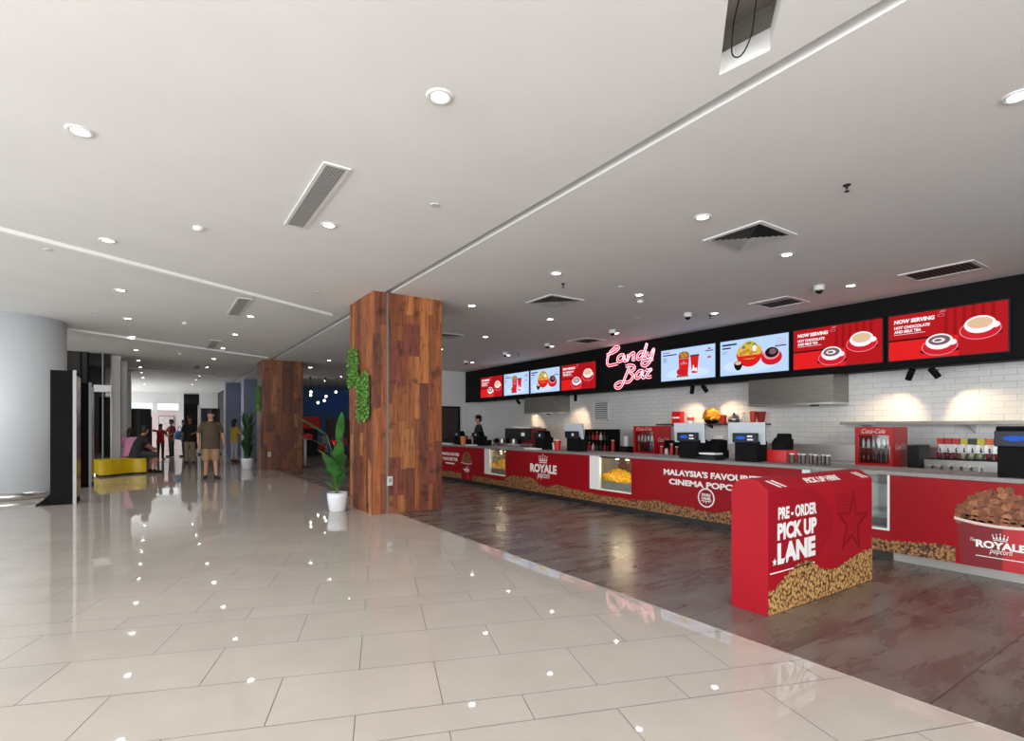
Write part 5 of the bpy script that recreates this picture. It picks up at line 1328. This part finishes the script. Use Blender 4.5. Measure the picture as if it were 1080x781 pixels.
    # shoes
    for S in 'LR':
        toe = Vector(((pose or {}).get('toe'+S, ((1 if S == 'L' else -1)*.03, -.17, -.055))))*k; a = J['ank'+S]; sh = MB()
        cap_cone(sh, a+Vector((0, .03, -.048))*k, a+toe+Vector((0, 0, -.004))*k, .040*k, .038*k); cap_cone(sh, a+Vector((0, .01, -.005))*k, a+Vector((0, .005, -.03))*k, .044*k, .046*k)
        o = fuse('shoe', sh, shoes, root, .012*k, 2)
        zz = min(v.co.z for v in o.data.vertices)
    # hair
    if hair:
        t = MB(); t.ball(V(0, .016, .058), (.086*k, .100*k, .094*k), 18, 12, Hm); t.ball(V(0, .05, .0), (.076*k, .070*k, .085*k), 16, 10, Hm)
        t.ball(V(.01, -.048, .114), (.066*k, .042*k, .030*k), 14, 8, Hm)
        if hair == 'long':
            cap_cone(t, V(0, .06, .02), V(0, .085, -.20), .080*k, .060*k); cap_cone(t, V(.055, .02, .03), V(.06, .04, -.15), .036*k, .026*k); cap_cone(t, V(-.055, .02, .03), V(-.06, .04, -.15), .036*k, .026*k)
        fuse('hair', t, M_hair, root, .010*k, 2)
    # face
    for s in (-1, 1):
        o = MB().ball(V(s*.030, -.078, .006), (.011*k, .006*k, .006*k), 10, 6, Hm).build('eye', mat('eye_dark', (.02, .015, .012), .2), root)
        MB().ball(V(s*.030, -.080, .026), (.017*k, .006*k, .0035*k), 10, 6, Hm).build('eyebrow', M_hair, root)
    MB().ball(V(0, -.084, -.055), (.021*k, .008*k, .006*k), 12, 6, Hm).build('mouth', mat('lips', srgb(150, 84, 78), .5), root)
    if cap:
        t = MB(); t.ball(V(0, .015, .062), (.088*k, .102*k, .080*k), 18, 10, Hm)
        o = fuse('cap', t, cap, root, .010*k, 2)
        MB().prism([(x*k, y*k) for x, y in [(-.075, -.07), (-.06, -.14), (0, -.17), (.06, -.14), (.075, -.07)]], .058*k, .066*k, Matrix.Translation(hd) @ Hm.to_4x4()).build('cap_peak', cap, o)
    zmin = min((o.matrix_basis @ v.co).z for o in COL.objects if o.parent == root and o.type == 'MESH' for v in o.data.vertices)
    root['zmin'] = zmin
    return root
def place(p, x, y, rz, z=None):
    zm = p['zmin']; del p['zmin']
    p.location = (x, y, (-zm if z is None else z)); p.rotation_euler = (0, 0, rz); return p
M_olive = noisy('olive_brown_cotton', srgb(92, 76, 58), srgb(82, 68, 52), 9, .8); M_khaki = noisy('khaki_cotton', srgb(172, 138, 104), srgb(160, 128, 96), 9, .8)
M_navy = mat('black_cotton', (.014, .014, .017), .8); M_pink = noisy('pink_cotton', srgb(222, 150, 184), srgb(210, 138, 174), 9, .8); M_yel = noisy('mustard_cotton', srgb(214, 178, 70), srgb(200, 164, 60), 9, .8)
M_redc = noisy('red_cotton', srgb(168, 26, 32), srgb(150, 22, 28), 9, .8); M_pale = noisy('pale_grey_cotton', srgb(196, 198, 206), srgb(184, 186, 194), 9, .8); M_char = mat('charcoal_cotton', (.05, .05, .055), .8); M_bluebag = noisy('blue_nylon', srgb(64, 130, 186), srgb(52, 110, 168), 9, .6)
M_redk = noisy('dark_red_cotton', srgb(110, 22, 26), srgb(92, 20, 22), 9, .8)

man = person('man in olive brown t-shirt and khaki shorts walking toward the camera', 1.84,
    dict(kneeL=(.10, -.05, .51), ankL=(.115, -.10, .09), kneeR=(-.10, .0, .50), ankR=(-.105, .09, .09), elL=(.275, .06, 1.15), wrL=(.295, -.03, .91), elR=(-.27, .02, 1.15), wrR=(-.275, -.06, .90), toeL=(.05, -.17, -.055), toeR=(-.05, -.17, -.055)),
    ('t_shirt', M_olive, .36, .09), ('shorts', M_khaki, .47), M_skin, 'short', 1.14, .010, look=-.35, shoes=mat('dark_brown_shoe', (.03, .018, .014), .5))
place(man, 1.23, 16.35, .04)
polo = person('man in black polo shirt and beige trousers standing behind the brown shirt', 1.80, dict(elL=(.25, -.02, 1.16), wrL=(.14, -.22, 1.12), palmL=(0, 0, -1), ankL=(.12, -.05, .085)), ('polo_shirt', M_navy, .36, .06), ('trousers', mat('beige_cotton', srgb(176, 150, 122), .8), 1.), M_skin2, 'short', 1.12, .013, look=.15)
place(polo, 1.10, 24.0, -.1)
red = person('child-sized person in red top and black trousers reaching out to the left', 1.50, dict(elR=(-.42, -.05, 1.46), wrR=(-.66, -.08, 1.50), elL=(.30, .02, 1.18), wrL=(.42, -.1, 1.25)), ('red_top', M_redc, .30, .03), ('trousers', M_navy, 1.), M_skin2, 'long', .95, .013, female=True)
place(red, .18, 27.6, .3)
drk = person('slim person in dark red top facing left beside the person with the blue bag', 1.72, dict(elR=(-.22, -.12, 1.18), wrR=(-.16, -.32, 1.26)), ('top', M_redk, .34, .04), ('trousers', M_navy, 1.), M_skin2, 'short', .95, .013)
place(drk, .62, 29.6, -1.1)
blu = person('person in dark clothes with a blue bag on the shoulder', 1.70, {}, ('jacket', mat('dark_navy_cotton', (.02, .026, .04), .8), .9, .05), ('trousers', M_navy, 1.), M_skin2, 'short', 1.0, .013)
place(blu, 1.12, 29.4, -1.4)
bag = MB()
loft_body(bag, [((0, 0, -.02), .05, .03, (1, 0, 0)), ((0, 0, .02), .20, .10, (1, 0, 0)), ((0, 0, .18), .23, .13, (1, 0, 0)), ((0, 0, .34), .17, .10, (1, 0, 0)), ((0, 0, .40), .08, .05, (1, 0, 0))])
bag.tube(spl([(-.10, 0, .36), (-.0, .10, .62), (.13, .06, .36)], 6), .018, 6)
b = bag.build('shoulder_bag', M_bluebag, None, smooth=True); b.location = (.93, 29.02, .80); tag(b, 'big blue bag slung on the person in dark clothes', 'bag')
yl = person('woman in mustard top and pale cropped trousers seen from behind, by the upright plant', 1.68, dict(elR=(-.20, -.10, 1.18), wrR=(-.14, -.34, 1.14), elL=(.20, -.08, 1.18), wrL=(.16, -.32, 1.12)), ('top', M_yel, .55, .02), ('cropped_trousers', M_pale, .88), M_skin, 'long', .95, .012, female=True, shoes=mat('red_brown_shoe', srgb(96, 36, 30), .5))
place(yl, 2.60, 23.7, 2.2)
SIT0 = lambda lean: dict(pelvis=(0, 0, .58), waist=(0, -.02-lean*.10, .72), chest=(0, -.06-lean*.35, .91), neck=(0, -.08-lean*.62, 1.085), head=(0, -.13-lean*.75, 1.235), hipL=(.10, -.02, .55), kneeL=(.14, -.44, .53), ankL=(.13, -.42, .085), hipR=(-.10, -.02, .55), kneeR=(-.14, -.44, .53), ankR=(-.13, -.42, .085),
            shL=(.185, -.07-lean*.5, 1.04), elL=(.23, -.16-lean*.5, .80), wrL=(.12, -.36-lean*.3, .70), shR=(-.185, -.07-lean*.5, 1.04), elR=(-.23, -.16-lean*.5, .80), wrR=(-.12, -.36-lean*.3, .70))
SIT = lambda lean, dz=.035: {a: (v[0], v[1], v[2]+(0 if a[:3] in ('kne', 'ank') else dz)) for a, v in SIT0(lean).items()}
pk = person('woman with long black hair in a pink top sitting on the yellow bench', 1.66, SIT(.05, .06), ('top', M_pink, .6, .02), ('trousers', M_char, 1.), M_skin, 'long', .98, .012, female=True, look=-.3)
place(pk, -.66, 19.92, 2.95)
sb = person('man in black t-shirt and grey shorts seen from behind, leaning forward on the yellow bench', 1.82, SIT(.14, .012), ('t_shirt', M_navy, .34, .02), ('shorts', M_char, .46), M_skin2, 'short', 1.15, .012, look=.4)
place(sb, -.48, 19.40, 1.95)
stf = person('staff member in black shirt and cap standing behind the far end of the counter', 1.74, dict(elL=(.22, -.06, 1.16), wrL=(.15, -.26, 1.06), elR=(-.22, -.06, 1.16), wrR=(-.15, -.26, 1.06)), ('shirt', M_navy, .36, .06), ('trousers', M_navy, 1.), M_skin2, 'short', 1.05, .012, cap=M_matblk)
place(stf, 8.35, 14.3, -1.95)

# ------------------------------------------------------------------ light and camera
w = bpy.data.worlds.new('world'); S.world = w; w.use_nodes = True
bg = w.node_tree.nodes['Background']; bg.inputs[0].default_value = (.92, .96, 1, 1); bg.inputs[1].default_value = 1.3
def area(name, loc, direction, sx, sy, energy, col=(1, 1, 1)):
    L = bpy.data.lights.new(name, 'AREA'); L.shape = 'RECTANGLE'; L.size = sx; L.size_y = sy; L.energy = energy; L.color = col
    o = bpy.data.objects.new(name, L); COL.objects.link(o); o.location = loc; o.rotation_euler = Vector(direction).to_track_quat('-Z', 'Y').to_euler(); return o
area('daylight_left', (-8.8, -.5, 1.8), (1, 0, 0), 13, 3.2, 860, (.93, .97, 1))
area('daylight_left_far', (-8.8, 13.5, 1.8), (1, 0, 0), 10, 3.2, 190, (.93, .97, 1))
area('daylight_back', (-3.3, -7.3, 1.8), (-.05, 1, 0), 11, 3.2, 1000, (.96, .98, 1))
area('added_far_light', (-3.15, 34.8, 1.8), (1, -.1, 0), 10, 3.2, 300, (.95, .98, 1))  # lamp added at the unseen corridor glazing to brighten the far end
def ceil_spot(x, y, e, col=(1, .95, .88)):
    L = bpy.data.lights.new('downlight_lamp', 'SPOT'); L.energy = e; L.color = col; L.spot_size = math.radians(110); L.spot_blend = .9; L.shadow_soft_size = .05
    o = bpy.data.objects.new('downlight_lamp', L); COL.objects.link(o); o.location = (x, y, HC-.02)
for x, ys in ((4.7, (1.04, 3.46, 5.88, 8.29, 10.7, 13.1, 17.7, 22.6)), (6.6, (3.62, 6.08, 8.45, 10.98, 13.4, 20.4)), (8.86, (3.87, 6.26, 8.86, 11.27, 13.4))):
    for y in ys: ceil_spot(x, y, 13)
for x, ys in ((-.46, (13.1, 15.7, 18.35, 23.5, 28.3, 32.7)), (1.55, (13.95, 19.35, 26.1, 31.5, 36))):  # the furthest spot has no fitting; added to light the hoarding
    for y in ys: ceil_spot(x, y, 42)
cam = bpy.data.cameras.new('camera'); co = bpy.data.objects.new('camera', cam); COL.objects.link(co)
co.location = (0, 0, 1.4); co.rotation_euler = (PI/2, 0, -YAW)
cam.sensor_fit = 'HORIZONTAL'; cam.sensor_width = 36; cam.lens = 560/1080*36; cam.shift_y = 59.5/1080; cam.clip_end = 200; cam.clip_start = .05
S.camera = co
S.view_settings.view_transform = 'Standard'; S.view_settings.look = 'None'; S.view_settings.gamma = 1; S.view_settings.exposure = 0.12; S.view_settings.use_curve_mapping = False
S.cycles.use_denoising = True; S.cycles.max_bounces = 7; S.cycles.diffuse_bounces = 4; S.cycles.glossy_bounces = 4; S.cycles.transparent_max_bounces = 8; S.cycles.sample_clamp_indirect = 6
